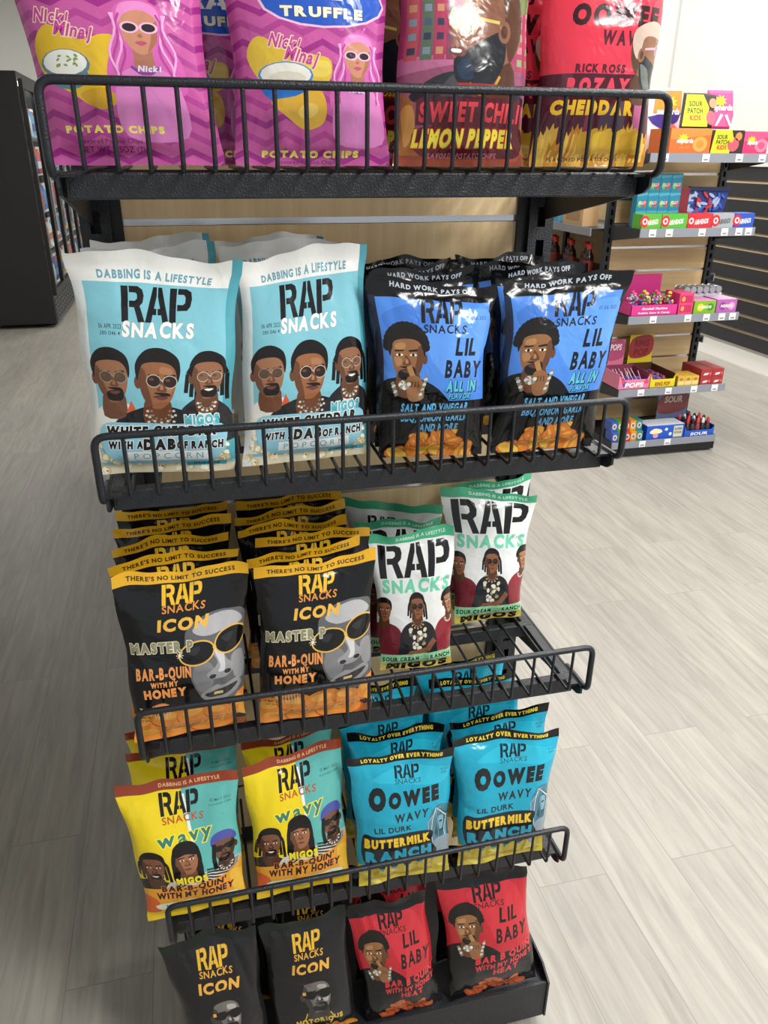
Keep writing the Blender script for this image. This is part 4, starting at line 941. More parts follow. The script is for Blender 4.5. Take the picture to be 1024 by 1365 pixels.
# lowest shelf
put('wavy', zs[3], (-.388, .050), (-.222, .048), (-.414, .086, .258), (-.221, .080, .262), 'front yellow and teal wavy bag at the cooler end of the lowest wire shelf', G4, seed=13, T=.052, top_lean=-.008)
put('wavy', zs[3], (-.206, .048), (-.040, .048), (-.214, .082, .262), (-.044, .094, .284), 'front yellow and teal wavy bag beside the turquoise bags', G4, seed=14, T=.052)
row('wavy', zs[3], [(-.400, -.214, .160, .158, .140, 'yellow and teal wavy bag, second deep at the cooler end', 54), (-.402, -.216, .226, .229, .200, 'yellow and teal wavy bag, third deep at the cooler end', 55), (-.208, -.050, .142, .156, .132, 'yellow and teal wavy bag, second deep beside the turquoise bags', 56)], G4, .05, .264)
put('oowee', zs[3], (-.030, .032), (.138, .030), (-.043, .062, .270), (.142, .052, .258), 'front turquoise bag with a black band, beside the yellow bags', G4, seed=15, T=.05)
put('oowee', zs[3], (.153, .030), (.320, .030), (.142, .062, .276), (.342, .056, .260), 'front turquoise bag with a black band, at the open end of the lowest wire shelf', G4, seed=16, T=.05)
row('oowee', zs[3], [(-.028, .142, .118, .106, .092, 'turquoise bag with a black band, second deep beside the yellow bags', 57), (-.036, .128, .164, .174, .142, 'turquoise bag with a black band, third deep beside the yellow bags', 58), (-.024, .13, .238, .246, .208, 'turquoise bag with a black band, fourth deep beside the yellow bags', 59),
                     (.158, .346, .120, .114, .094, 'turquoise bag with a black band, second deep at the open end', 60), (.134, .312, .178, .170, .142, 'turquoise bag with a black band, third deep at the open end', 61), (.150, .325, .226, .228, .196, 'turquoise bag with a black band, fourth deep at the open end', 62), (.140, .328, .288, .286, .250, 'turquoise bag with a black band, fifth deep at the open end', 63)], G4, .044, .262)
# base
put('grey', zb, (-.346, .018), (-.204, .018), (-.384, .060, .276), (-.212, .060, .274), 'front charcoal bag with gold letters on the rack base, at the cooler end', G5, seed=17, T=.052, crease=1.6)
put('grey', zb, (-.196, .018), (-.036, .018), (-.208, .066, .258), (-.050, .058, .268), 'front charcoal bag with gold letters on the rack base, beside the red bags', G5, seed=18, T=.052, crease=1.6)
put('red', zb, (-.018, .016), (.134, .016), (-.050, .062, .262), (.100, .056, .278), 'front red and black bag on the rack base, beside the charcoal bags', G5, seed=19, T=.052, crease=1.5)
put('red', zb, (.150, .016), (.337, .016), (.126, .064, .288), (.306, .062, .282), 'front red and black bag on the rack base, at the open end', G5, seed=21, T=.054, crease=1.5)
row('grey', zb, [(-.345, -.190, .132, .130, .104, 'charcoal bag with gold letters, second deep on the base at the cooler end', 64), (-.182, -.040, .132, .128, .104, 'charcoal bag with gold letters, second deep on the base beside the red bags', 65)], G5, .05, .272)
row('red', zb, [(-.030, .130, .128, .126, .098, 'red and black bag, second deep on the base beside the charcoal bags', 66), (.142, .318, .130, .130, .100, 'red and black bag, second deep on the base at the open end', 67)], G5, .05, .285)

# ------------------------------------------------------------------ candy rack further back
CX, CY = 2.505, 3.01
cr = thing('candy_rack', 'black slotted end rack with maple slat board, stocked with candy', 'display rack', (CX, CY+0.35, 0))
for sx in (-1, 1): upright(cr, sx*0.343, -0.012, 1.72, M_BLACK)
b = MB(); g = MB(); z = 0.13
while z < 1.70:
    b.box(-0.318, 0.318, 0.0, 0.014, z, z+0.118); g.box(-0.318, 0.318, 0.004, 0.016, z+0.118, z+0.131); z += 0.131
b.build('back_board', M_MAPLE, cr); g.build('groove_strip', M_CHROME, cr)
MB().box(-0.35, 0.35, -0.34, -0.02, 0.088, 0.094).build('base_deck', M_BLACK, cr)
MB().box(-0.35, 0.35, -0.348, -0.34, 0.012, 0.062).build('kick_plate', M_DARK, cr)
for sx in (-1, 1): MB().box(sx*.35-.004, sx*.35+.004, -0.348, -0.02, 0.012, 0.10).build('base_side', M_BLACK, cr)
for sx in (-1, 1): MB().lathe([(0, 0), (.015, 0), (.015, .012), (0, .012)], 10, 0, (sx*.32, -0.31, 0)).build('levelling_foot', M_DARK, cr)
MB().box(-0.352, 0.352, -0.354, -0.349, 0.060, 0.102).build('price_rail', M_STRIP, cr)
def price_tag(parent, x, y, z):
    o = MB().box(x-.021, x+.021, y-.002, y, z-.019, z+.019).build('price_tag', M_TAG, parent)
    b = MB(); b.box(x-.012, x+.012, y-.0026, y-.002, z-.012, z-.004)
    b.build('price_print', mat('grey_print', '#8a8b8e', 0.6), o); return o
for x in (-0.15, 0.02): price_tag(cr, x, -0.354, 0.082)
def candy_shelf(z, label, tags, depth=0.32, lipz=0.042):
    t = thing('candy_shelf', label, 'shelf', (CX, CY, z), 0, 'shelves of the candy rack')
    MB().box(-0.345, 0.345, 0.004, depth, -0.008, 0).build('deck', M_BLACK, t)
    for sx in (-1, 1): MB().plate([(0.004, -.001), (0.004, -.035), (.03, -.045), (depth, -.085), (depth, -.001)], 'x', sx*.346-.002, sx*.346+.002).build('bracket', M_BLACK, t)
    MB().box(-0.352, 0.352, -0.004, 0.003, -0.040, 0.004).build('price_rail', M_STRIP, t)
    for x in tags: price_tag(t, x, -0.004, -0.018)
    return t
ZC = [1.668, 1.300, 0.840, 0.420]
candy_shelf(ZC[0], 'topmost shelf of the candy rack, with orange, yellow and pink cartons', (-.27, -.03, .17, .31))
candy_shelf(ZC[1], 'candy rack shelf of taffy boxes, second from its top', (-.28, -.18, .02, .16, .25, .31))
candy_shelf(ZC[2], 'candy rack shelf of gumball toys, third from its top', (-.20, .02, .14, .24, .31))
candy_shelf(ZC[3], 'candy rack shelf of lollipop trays, above the base', (-.21, -.03, .14, .28))

class Flat:
    """Printing laid on one face of a box (x across, z up), a hair in front of it."""
    def __init__(s, mb, mats): s.mb = mb; s.mats = mats
    def mi(s, c):
        if c not in s.mats: s.mats.append(c)
        return s.mats.index(c)
    def poly(s, pts, y, c):
        t = tessellate_polygon([[Vector((p[0], p[1], 0)) for p in pts]]); s.mb.add([(p[0], y, p[1]) for p in pts], [tuple(q) for q in t], s.mi(c))
    def text(s, st, x, z, h, y, c, w=None, bold=.04, shear=0.1, rot=0.0):
        v, t, wd = text_tris(st, bold)
        if not len(t): return
        sx = (w/(wd*h)) if w else 1
        X = (v[:, 0]+shear*v[:, 1]-wd/2)*h*sx; Z = v[:, 1]*h; ca, sa = math.cos(rot), math.sin(rot)
        s.mb.add([(x+a*ca-b_*sa, y, z+a*sa+b_*ca) for a, b_ in zip(X, Z)], [tuple(q) for q in t], s.mi(c))
    def build(s, name, parent, recalc=False):
        return s.mb.build(name, [paint(c) for c in s.mats], parent, recalc)
def box_thing(name, label, cat, x0, x1, z, h, y, d, col, deco, group=None, top=None, lid=True):
    """A printed carton standing on a shelf; deco draws on its front (local x from -w/2, z from 0)."""
    w = x1-x0; t = thing(name, label, cat, ((x0+x1)/2, y, z+.0015), 0, group)
    f = Flat(MB(), [col]); f.mb.box(-w/2, w/2, 0, d, 0, h); f.w = w; f.h = h
    if deco: deco(f, w, h)
    f.build('carton', t)
    if top:
        MB().box(-w/2+.002, w/2-.002, .002, d-.002, h, h+.0015).build('lid', paint(top), t)
    return t
def burst(f, x, z, r, c, y=-.0006, n=9):
    p = []
    for k in range(2*n): a = PI*k/n; q = r*(1 if k % 2 else .55); p.append((x+q*math.cos(a), z+q*.8*math.sin(a)))
    f.poly(p, y, c)
def fruit_deco(c1, c2, word, ring=True):
    def g(f, w, h):
        f.poly([(-w/2, h*.55), (w/2, h*.75), (w/2, h), (-w/2, h)], -.0004, c1)
        burst(f, -w*.18, h*.6, h*.28, '#f2cf2c'); f.poly(ellipse(w*.24, h*.38, h*.36, h*.3), -.0006, c2); f.poly(ellipse(w*.24, h*.38, h*.2, h*.16), -.0009, c1)
        f.text(word, -w*.14, h*.42, h*.2, -.0012, '#f4f2ee', w=w*.4); f.text(word, -w*.14, h*.2, h*.12, -.0012, c1, w=w*.25)
    return g
Y = CY+0.012
box_thing('candy_carton', 'orange fruit gum carton on the top candy shelf', 'candy carton', 2.262, 2.500, ZC[0], .118, Y, .20, '#dd6b2a', fruit_deco('#ec8a3a', '#f0a44a', 'maynards'))
def sour(f, w, h):
    f.poly([(-w*.5, 0), (w*.1, 0), (w*.22, h*.5), (w*.1, h), (-w*.42, h)], -.0005, '#e3d51e'); f.poly(ellipse(w*.2, h*.4, h*.3, h*.3), -.0008, '#e0566a'); f.poly(ellipse(w*.34, h*.74, h*.18, h*.18), -.0008, '#d88a4a'); f.poly(ellipse(w*.12, h*.62, h*.12, h*.14), -.0009, '#f0c030')
    f.text('SOUR', -w*.18, h*.62, h*.2, -.0012, '#3c6a2a', w=w*.34); f.text('PATCH', -w*.16, h*.4, h*.2, -.0012, '#2f5a24', w=w*.4); f.text('KIDS', -w*.16, h*.18, h*.2, -.0012, '#c0392b', w=w*.3)
box_thing('candy_carton', 'yellow and black sour candy carton on the top candy shelf', 'candy carton', 2.505, 2.692, ZC[0], .112, Y, .20, '#2c2722', sour)
box_thing('candy_carton', 'hot pink carton on the top candy shelf beside the yellow and black one', 'candy carton', 2.697, 2.845, ZC[0], .108, Y, .20, '#d8336e', fruit_deco('#e2507f', '#ef7f9c', 'maynards'))
def pouch(label, x0, x1, z, h, y, col, deco, shape, lean=.05):
    """Stand-up pouch: swollen front, crimped top."""
    w = x1-x0; t = thing('candy_pouch', label, 'candy pouch', ((x0+x1)/2, y, z))
    f = Flat(MB(), [col]); n = len(shape); P = [(a*w, b_*h) for a, b_ in shape]
    c = (sum(p[0] for p in P)/n, sum(p[1] for p in P)/n)
    ring = lambda k, yy: [(c[0]+(p[0]-c[0])*k, yy+lean*(c[1]+(p[1]-c[1])*k)/h, c[1]+(p[1]-c[1])*k) for p in P]
    vs = ring(1, .012)+ring(.86, .001)+ring(.1, 0)+ring(.86, .026)+ring(.1, .03); fs = []
    for a, b_ in ((0, 1), (1, 2), (0, 3), (3, 4)):
        for i in range(n): j = (i+1) % n; q = (a*n+i, a*n+j, b_*n+j, b_*n+i); fs.append(q if a < 2 and b_ < 3 else q[::-1])
    fs += [tuple(range(2*n, 3*n)), tuple(reversed(range(4*n, 5*n)))]
    f.mb.add(vs, fs, 0, False)
    k0 = len(f.mb.v); deco(f, w, h)
    for i in range(k0, len(f.mb.v)): x, yy, zz = f.mb.v[i]; f.mb.v[i] = (x, yy+lean*zz/h-.0012, zz)
    f.build('pouch_body', t); return t
TZ = ZC[0]
pouch('white and orange candy pouch with a purple sweep, beside the orange carton', 2.25, 2.475, TZ+.001, .32, CY+.235, '#e6e3ea', lambda f, w, h: (
    f.poly([(-w*.3, h*.62), (w*.44, h*.6), (w*.44, h*.96), (-w*.24, h*.96)], -.0008, '#ea8a2e'), burst(f, w*.14, h*.78, h*.14, '#f2cf2c', -.0012),
    f.poly([(-w*.44, h*.56), (w*.3, h*.66), (w*.44, h*.62), (w*.36, h*.5), (w*.0, h*.36), (-w*.3, h*.46)], -.0012, '#3b2a86'), f.text('maynards', w*.1, h*.6, h*.1, -.0016, '#f2f2f2', w=w*.6),
    f.poly(ellipse(w*.2, h*.3, w*.2, h*.16), -.0014, '#e06a7a'), f.poly(ellipse(-w*.2, h*.22, w*.16, h*.1), -.0014, '#c9d8a0'), f.poly(ellipse(w*.16, h*.12, w*.12, h*.06), -.0014, '#b8426a')), [(-.46, 0), (.46, 0), (.5, .5), (.44, 1), (-.36, 1), (-.5, .5)])
pouch('yellow and black tapered candy pouch standing on the cartons', 2.325, 2.555, TZ+.1215, .165, CY+.045, '#2c2722', lambda f, w, h: (
    f.poly([(-w*.44, h*.05), (w*.2, h*.05), (w*.26, h*.6), (w*.12, h*.95), (-w*.3, h*.95)], -.0008, '#e0d41c'), f.text('SOUR', -w*.08, h*.62, h*.16, -.0014, '#2f5a24', w=w*.34), f.text('PATCH', -w*.1, h*.42, h*.16, -.0014, '#2f5a24', w=w*.38), f.text('KIDS', -w*.1, h*.22, h*.16, -.0014, '#b8402a', w=w*.28),
    f.poly(ellipse(w*.3, h*.3, w*.12, h*.2), -.0012, '#e0566a'), f.poly(ellipse(w*.36, h*.72, w*.1, h*.14), -.0012, '#d88a6a')), [(-.48, 0), (.36, 0), (.5, .95), (.2, 1), (-.34, 1)])
pouch('pink candy pouch with a yellow crown mark standing on the cartons', 2.52, 2.695, TZ+.1215, .185, CY+.105, '#dc4a86', lambda f, w, h: (
    burst(f, 0, h*.72, h*.22, '#f2cf2c', -.001), f.text('maynards', 0, h*.48, h*.16, -.0014, '#f4f2f2', w=w*.8), f.poly([(-w*.2, h*.08), (-w*.12, h*.08), (w*.1, h*.36), (w*.0, h*.4)], -.001, '#f0b8c4'), f.poly([(w*.3, h*.08), (w*.38, h*.08), (w*.24, h*.38), (w*.14, h*.36)], -.001, '#f0b8c4')), [(-.34, 0), (.36, 0), (.5, .35), (.48, 1), (-.4, 1), (-.44, .5)])
# second shelf: taffy cartons, gum packs, wrapped pops
def taffy(word_c):
    def g(f, w, h):
        f.poly(ellipse(-w*.36, h*.52, h*.36, h*.4), -.0005, '#d3262e'); f.poly(ellipse(-w*.36, h*.52, h*.2, h*.22), -.0008, '#f0ecec'); f.poly(ellipse(-w*.36, h*.52, h*.1, h*.12), -.0011, '#d3262e')
        f.text('AIRHEADS', w*.06, h*.3, h*.36, -.0008, word_c, w=w*.56, shear=.2, rot=.1)
    return g
for (x0, x1, c, wc, l) in ((2.165, 2.278, '#5fae3a', '#eef2e8', 'green taffy carton at the cooler end of its shelf'), (2.282, 2.435, '#56b23c', '#f2f4ee', 'green taffy carton with a melon slice, between green and red ones'), (2.439, 2.588, '#cf2f3c', '#f4ecec', 'red taffy carton in the middle of its shelf'),
                         (2.592, 2.722, '#a9adb2', '#5c6068', 'silver taffy carton between the red and blue ones'), (2.726, 2.850, '#2f55c0', '#e8ecf6', 'blue taffy carton at the end of its shelf near the black slat wall')):
    box_thing('taffy_carton', l, 'candy carton', x0, x1, ZC[1], .074, CY+.012, .10, c, taffy(wc), 'taffy cartons on one candy shelf')
def gum(f, w, h):
    f.poly([(-w/2, h*.72), (w/2, h*.8), (w/2, h*.92), (-w/2, h*.9)], -.0004, '#56b8d8'); f.poly(ellipse(-w*.2, h*.3, w*.16, h*.2), -.0006, '#8cc63f'); f.poly(ellipse(w*.22, h*.3, w*.18, h*.2), -.0006, '#d94a50')
    f.text('JOLLY', 0, h*.28, h*.18, -.001, '#f2f4f6', w=w*.7)
for r_ in range(3):
    for k in range(4):
        box_thing('gum_pack', 'turquoise gum pack, %s of its stack, %s behind the taffy' % (('bottom', 'middle', 'top')[r_], ('cooler end column', 'second column', 'third column', 'last column by the blue pouch')[k]), 'gum pack', 2.205+k*.066, 2.269+k*.066, ZC[1]+r_*.0905, .09, CY+.16, .05, '#2a93b8', gum, 'turquoise gum packs stacked behind the taffy')
t = thing('wrapped_pop_bag', 'clear bag of blue wrapped candies behind the red and silver taffy', 'candy bag', (2.63, CY+.185, ZC[1]+.001))
f = Flat(MB(), ['#2d3f86', '#b8ccec', '#3f68c8', '#d23a42', '#8a1f2a']); rr = random.Random(8)
f.mb.plate([(-.15, 0), (.13, 0), (.16, .19), (-.15, .2)], 'y', 0, .05)
for k in range(46):
    x, zq = rr.uniform(-.12, .12), rr.uniform(.036, .165); a = rr.uniform(0, PI); L = rr.uniform(.016, .03)
    p = ellipse(x, zq, L, .008, 8, a); f.mb.plate(p, 'y', -.006-rr.random()*.006, .002, rr.choice([1, 1, 2, 2, 3]))
f.build('wrappers', t, True); MB().plate([(-.155, .0), (-.10, .0), (-.10, .2), (-.155, .2)], 'y', -.014, -.0135).build('side_label', paint('#8a2a38'), t); MB().plate([(-.1, .185), (.16, .18), (.16, .2), (-.1, .205)], 'y', -.014, .004).build('header_strip', paint('#1f2a55'), t)
# third shelf: gumball toys in a pink tray
t = thing('display_tray', 'pink tray of little gumball machines on the candy rack', 'display tray', (2.315, CY+.012, ZC[2]+.001))
f = Flat(MB(), ['#d8338c', '#c02a7c']); f.mb.box(-.145, .145, 0, .003, 0, .06); f.mb.box(-.145, .145, 0, .2, 0, .003, 1); f.mb.box(-.145, -.142, 0, .2, 0, .07); f.mb.box(.142, .145, 0, .2, 0, .07); f.mb.box(-.145, .145, .197, .2, 0, .20, 1)
f.text('Gumball Machine', 0, .034, .014, -.0006, '#f4e2ee', w=.16); f.text('Bubble Gum & Candy', 0, .012, .011, -.0006, '#f4e2ee', w=.2); f.build('tray', t)
rr = random.Random(4)
M_GLOBE = mat('clear_globe', '#e8e6ee', 0.08, coat=.6)
for k in range(7):
    row_ = k >= 4; x = 2.315-.112+(k % 4)*.073+(.03 if row_ else 0); y = CY+.05+.075*row_; z = ZC[2]+.0052
    t = thing('gumball_machine', 'toy gumball machine, %s in the pink tray' % (['first in front', 'second in front', 'third in front', 'fourth in front', 'first behind', 'second behind', 'third behind'][k]), 'toy', (x, y, z), 0, 'gumball machines in the pink tray')
    MB().lathe([(0, 0), (.028, 0), (.028, .02), (.018, .045), (.0, .048)], 12).build('base', paint(['#e0b030', '#2f55a8', '#2f8a4a', '#e0b030', '#b8408a', '#2f55a8', '#d84a3a'][k]), t)
    f = Flat(MB(), ['#e6e0ea', '#d84a5a', '#3f7ad0', '#e8c83a', '#4aa85a', '#e08ac0'])
    for j in range(26):
        a, e = rr.uniform(0, 2*PI), rr.uniform(-.9, 1.2); r = .024
        f.mb.lathe([(0, -.008), (.006, -.005), (.008, 0), (.006, .005), (0, .008)], 6, rr.randrange(6), (r*math.cos(a)*math.cos(e), r*math.sin(a)*math.cos(e), .075+r*math.sin(e)))
    f.build('gumballs', t, False)
    MB().lathe([(.012, .108), (.014, .112), (.008, .12), (0, .122)], 10).build('lid', paint('#e0b840' if k % 2 else '#d84a7a'), t)
def pinkbox(f, w, h):
    for k in range(2): f.poly([(-w*.42, h*(.1+.45*k)), (w*.42, h*(.1+.45*k)), (w*.42, h*(.45+.45*k)), (-w*.42, h*(.45+.45*k))], -.0004, '#c42a62'); f.poly(ellipse(-w*.22, h*(.28+.45*k), w*.12, h*.12), -.0008, '#e6a04a')
box_thing('candy_carton', 'bright pink carton beside the gumball tray', 'candy carton', 2.466, 2.556, ZC[2], .116, CY+.012, .15, '#e2487c', pinkbox)
def lime(w1, c1, c2):
    def g(f, w, h): f.poly(ellipse(-w*.2, h*.5, w*.16, h*.3), -.0005, c1); f.poly(ellipse(w*.25, h*.5, w*.16, h*.3), -.0005, c2); f.text(w1, 0, h*.4, h*.24, -.0009, '#f2f0e0', w=w*.6)
    return g
box_thing('candy_carton', 'lime green carton with a pink lid on the gumball shelf', 'candy carton', 2.566, 2.705, ZC[2], .07, CY+.012, .14, '#7fb52e', lime('NERDS', '#e6d02a', '#3f8a2a'), top='#d88ab8')
box_thing('candy_carton', 'purple carton at the end of the gumball shelf', 'candy carton', 2.712, 2.842, ZC[2], .074, CY+.012, .14, '#b565b0', lime('NERDS', '#8a3a96', '#d89ad0'), top='#c9a4c8')
for k in range(6):
    t = thing('wrapped_roll', 'silver wrapped candy roll lying behind the lime and purple cartons', 'candy roll', (2.60+k*.042, CY+.2, ZC[2]+.11), 0, 'silver wrapped rolls'); b = MB()
    b.tube([(0, -.05, .0), (0, -.042, 0), (0, -.036, 0), (0, .036, 0), (0, .042, 0), (0, .05, 0)], [.02, .006, .019, .019, .006, .02], 10); b.build('roll', mat('foil', '#b9bcc2', .3, .7), t)
box_thing('candy_carton', 'clear topped carton under the silver wrapped rolls', 'candy carton', 2.578, 2.84, ZC[2], .088, CY+.16, .10, '#c9ccd2', None)
# fourth shelf: lollipop trays
def tray(label, x0, x1, z, y, d, h, col, inner, txt, tc, header=None, deco=None):
    w = x1-x0; t = thing('display_tray', label, 'display tray', ((x0+x1)/2, y, z+.0012)); f = Flat(MB(), [col, inner])
    f.mb.box(-w/2, w/2, 0, d, 0, .003, 1); f.mb.plate([(-w/2, 0), (w/2, 0), (w/2, h*1.25), (w*.42, h*.8), (-w*.42, h*.8), (-w/2, h*1.25)], 'y', 0, .003)
    f.mb.box(-w/2, -w/2+.003, .003, d, 0, h*1.3, 0); f.mb.box(w/2-.003, w/2, .003, d, 0, h*1.3, 1); f.mb.box(-w/2, w/2, d-.003, d, 0, h*1.4, 1)
    if deco: deco(f, w, h)
    f.text(txt, 0, h*.16, h*.42, -.0008, tc, w=w*.6); f.build('tray', t)
    if header:
        g = Flat(MB(), [header[0]]); hw, hh = header[1], header[2]; hx = header[3]
        g.mb.box(hx-hw/2, hx+hw/2, d, d+.003, 0, h*1.4+hh); g.mb.plate(smooth([(hx-hw*.42, h*1.4+hh*.2), (hx+hw*.42, h*1.4+hh*.3), (hx+hw*.4, h*1.4+hh*.95), (hx-hw*.4, h*1.4+hh*.85)], 4), 'y', d-.0025, d, g.mi(header[4]))
        for k, wd in enumerate(header[5]): g.text(wd, hx, h*1.4+hh*(.58-.32*k), hh*.26, d-.0034, header[6], w=hw*.6)
        g.build('header_card', t)
    return t
tray('pink lollipop tray with a pink header card on the candy rack', 2.155, 2.352, ZC[3], CY+.012, .2, .07, '#e27ea0', '#8a3a5a', 'POPS', '#f4eef2', ('#d9789a', .12, .15, -.03, '#b84a78', ['POPS'], '#f2e6ec'), lambda f, w, h: (f.poly(ellipse(-w*.3, h*.45, .016, .016), -.0005, '#5a4ab0'), f.poly(ellipse(-w*.36, h*.7, .012, .012), -.0006, '#d84a5a'), f.poly(ellipse(w*.4, h*.6, .014, .014), -.0006, '#d8486a')))
rr = random.Random(6)
for k in range(12):
    x, y = 2.190+(k % 6)*.026, CY+.055+.065*(k//6); t = thing('lollipop', 'wrapped lollipop with white stick lying in the pink tray', 'lollipop', (x, y, ZC[3]+.03), rr.uniform(-.2, .2), 'lollipops in the pink tray')
    MB().tube([(0, -.02, .0), (.0, .05, .055)], .0018, 6).build('stick', M_TAG, t); MB().lathe([(0, -.014), (.011, -.009), (.014, 0), (.011, .009), (0, .014)], 10, 0, (0, -.022, .012)).build('candy_head', paint(rr.choice(['#4a3aa0', '#c03a6a', '#8a4ab8', '#d86a90'])), t)
tray('yellow ring candy tray with a yellow header card on the candy rack', 2.358, 2.520, ZC[3], CY+.012, .26, .062, '#e0cf22', '#5a3524', 'RING POP', '#a83a2a', ('#e3d428', .16, .17, -.01, '#a8323c', ['RING', 'POP'], '#7a1a24'))
for k in range(9):
    t = thing('ring_candy', 'wrapped ring candy lying in the yellow tray', 'candy', (2.400+(k % 3)*.038, CY+.07+.06*(k//3), ZC[3]+.02), rr.uniform(0, 3), 'wrapped ring candies in the yellow tray')
    MB().lathe([(0, 0), (.014, .004), (.02, .016), (.012, .032), (0, .04)], 9).build('gem', paint(rr.choice(['#8a2a3a', '#a0486a', '#5a3a8a', '#b8505a'])), t); MB().tube([(-.02, 0, .02), (0, .0, .03), (.022, .01, .034), (.028, .012, .03)], .006, 6).build('wrapper', paint('#7a5aa8'), t)
for k in range(6):
    box_thing('candy_box', 'small yellow candy box in the block beside the yellow tray', 'candy box', 2.540+(k % 3)*.047, 2.585+(k % 3)*.047, ZC[3], .056, CY+.012+.06*(k//3), .057, '#d9b648', lambda f, w, h: (f.poly([(-w*.5, h*.1), (w*.5, h*.1), (w*.5, h*.5), (-w*.5, h*.5)], -.0004, '#e6d08a'), f.poly(ellipse(0, h*.7, w*.3, h*.16), -.0004, '#b8782a')), 'small yellow candy boxes', top='#caa23e')
for k in range(8):
    box_thing('candy_box', 'dark red candy box in the block at the end of the lollipop shelf', 'candy box', 2.690+(k % 2)*.077, 2.765+(k % 2)*.077, ZC[3]+(0.0 if k < 4 else .046), .045, CY+.012+.1*((k//2) % 2), .097, '#a8323a', lambda f, w, h: (f.poly([(-w*.3, h*.2), (w*.1, h*.25), (w*.2, h*.55), (-w*.2, h*.5)], -.0004, '#e8d8d4'), f.poly(ellipse(w*.34, h*.4, w*.08, h*.2), -.0004, '#d86a5a')), 'dark red candy boxes', top='#8f3a36')
# base: trays of sour candy
for k in range(10):
    c = ['#3a5ab0', '#4a9a3a', '#c8402e', '#d89a2a', '#3a8a8a'][k % 5]
    box_thing('candy_tub', 'small assorted candy tub in the cluster on the rack base, by the wire fence', 'candy tub', 2.162+(k % 5)*.041, 2.201+(k % 5)*.041, .094+(0.062 if k >= 5 else 0), .06, CY+.02+.02*(k >= 5), .08, c, lambda f, w, h: (f.poly(ellipse(0, h*.5, w*.36, h*.3), -.0004, '#e6dcc0'), f.poly(ellipse(0, h*.5, w*.2, h*.18), -.0007, '#8a5a9a')), 'assorted candy tubs on the rack base')
def blue_box(f, w, h):
    f.poly(smooth([(-w*.42, h*.55), (-w*.3, h*.8), (-w*.12, h*.7), (-w*.1, h*.5), (-w*.3, h*.4)], 4), -.0004, '#f0e6b8'); f.poly(ellipse(-w*.25, h*.28, h*.2, h*.16), -.0004, '#e69aa8'); f.poly(ellipse(w*.02, h*.7, h*.12, h*.1), -.0004, '#e8f0f6'); f.poly(ellipse(w*.14, h*.35, h*.12, h*.12), -.0004, '#d8e8f4')
    f.poly([(w*.22, h*.1), (w*.46, h*.1), (w*.46, h*.9), (w*.22, h*.9)], -.0004, '#d9d2a0'); f.text('SUPER', w*.34, h*.6, h*.18, -.0008, '#2a50a8', w=w*.2); f.text('SOUR', w*.34, h*.34, h*.18, -.0008, '#2a50a8', w=w*.2)
box_thing('candy_carton', 'royal blue sour candy carton on the candy rack base', 'candy carton', 2.385, 2.638, .094, .088, CY+.012, .12, '#1f56c4', blue_box, top='#d8dde6')
tray('blue tray of small dropper bottles with a grey blue header card', 2.645, 2.848, .094, CY+.012, .18, .05, '#2558c0', '#1c3a80', 'SOUR', '#e8ecf4', ('#6d7fa6', .21, .17, -.09, '#8a4a4a', ['SOUR'], '#d8c8c0'))
for k in range(15):
    x, y = 2.674+(k % 5)*.035, CY+.037+.045*(k//5); t = thing('dropper_bottle', 'little dark bottle with red cap in the blue tray', 'bottle', (x, y, .0988), 0, 'dropper bottles in the blue tray')
    MB().lathe([(0, 0), (.015, 0), (.016, .05), (.010, .07), (.007, .074), (0, .074)], 10).build('body', paint(['#2a2a30', '#3a3038', '#8a3a40'][k % 3]), t); MB().lathe([(.009, .074), (.011, .078), (.008, .1), (.003, .108), (0, .108)], 10).build('cap', paint(['#c8302e', '#1f1f24', '#d84a40', '#e6e2dc'][k % 4]), t)

# shelving run behind the candy rack: its long side
ru = thing('shelving_run', 'maple backed shelving run behind the candy rack, seen along its side', 'shelving', (CX, CY+.38, 0))
MB().box(-.02, .02, 0.0, 3.4, .1, 1.60).build('spine_panel', M_MAPLE, ru)
for sx in (-1, 1):
    MB().box(min(sx*.02, sx*.05), max(sx*.02, sx*.05), 1.1, 1.14, .1, 1.62).build('upright', M_BLACK, ru)
    for z in (.12, .62, 1.0, 1.275):
        d_ = MB().box(min(sx*.022, sx*.43), max(sx*.022, sx*.43), 0.01, 3.4, z-.012, z).build('shelf_deck', M_BLACK, ru)
        MB().box(min(sx*.43, sx*.436), max(sx*.43, sx*.436), 0.01, 3.4, z-.04, z+.004).build('price_rail', M_STRIP, d_)
for k, (y, h, c, c2, l) in enumerate(((.30, .14, '#c9a77c', '#a8845a', 'tan snack box on the shelving run behind the candy rack'), (.62, .12, '#5aa6cf', '#3f86b8', 'light blue box on the shelving run behind the candy rack'), (.95, .11, '#b8d4e0', '#7fb0c8', 'pale blue box further along the shelving run'), (1.4, .13, '#d8d4c8', '#b89a6a', 'cream box furthest along the shelving run'))):
    t = thing('snack_box', l, 'box', (CX-.41, CY+.38+y, 1.275)); MB().box(0, .1, -.13, .13, .0005, h).build('carton', paint(c), t)
    b = MB(); b.box(-.0008, 0, -.09, .09, h*.2, h*.75); b.build('front_print', paint(c2), t)
for k in range(9):
    t = thing('sauce_bottle', 'dark sauce bottle with a red cap on the shelving run behind the candy rack', 'bottle', (CX-.36+.04*(k % 2), CY+.52+.115*k, 1.0), 0, 'red capped sauce bottles')
    MB().lathe([(0, 0.0005), (.03, 0.0005), (.032, .09), (.028, .115), (.013, .14), (.013, .15), (0, .15)], 12).build('body', mat('dark_glass', '#2d1512', .15), t); MB().lathe([(.016, .148), (.017, .18), (0, .182)], 12).build('cap', paint('#b82a26'), t)
    MB().lathe([(.0324, .025), (.0328, .085)], 12).build('label_band', paint('#7a2a20'), t)

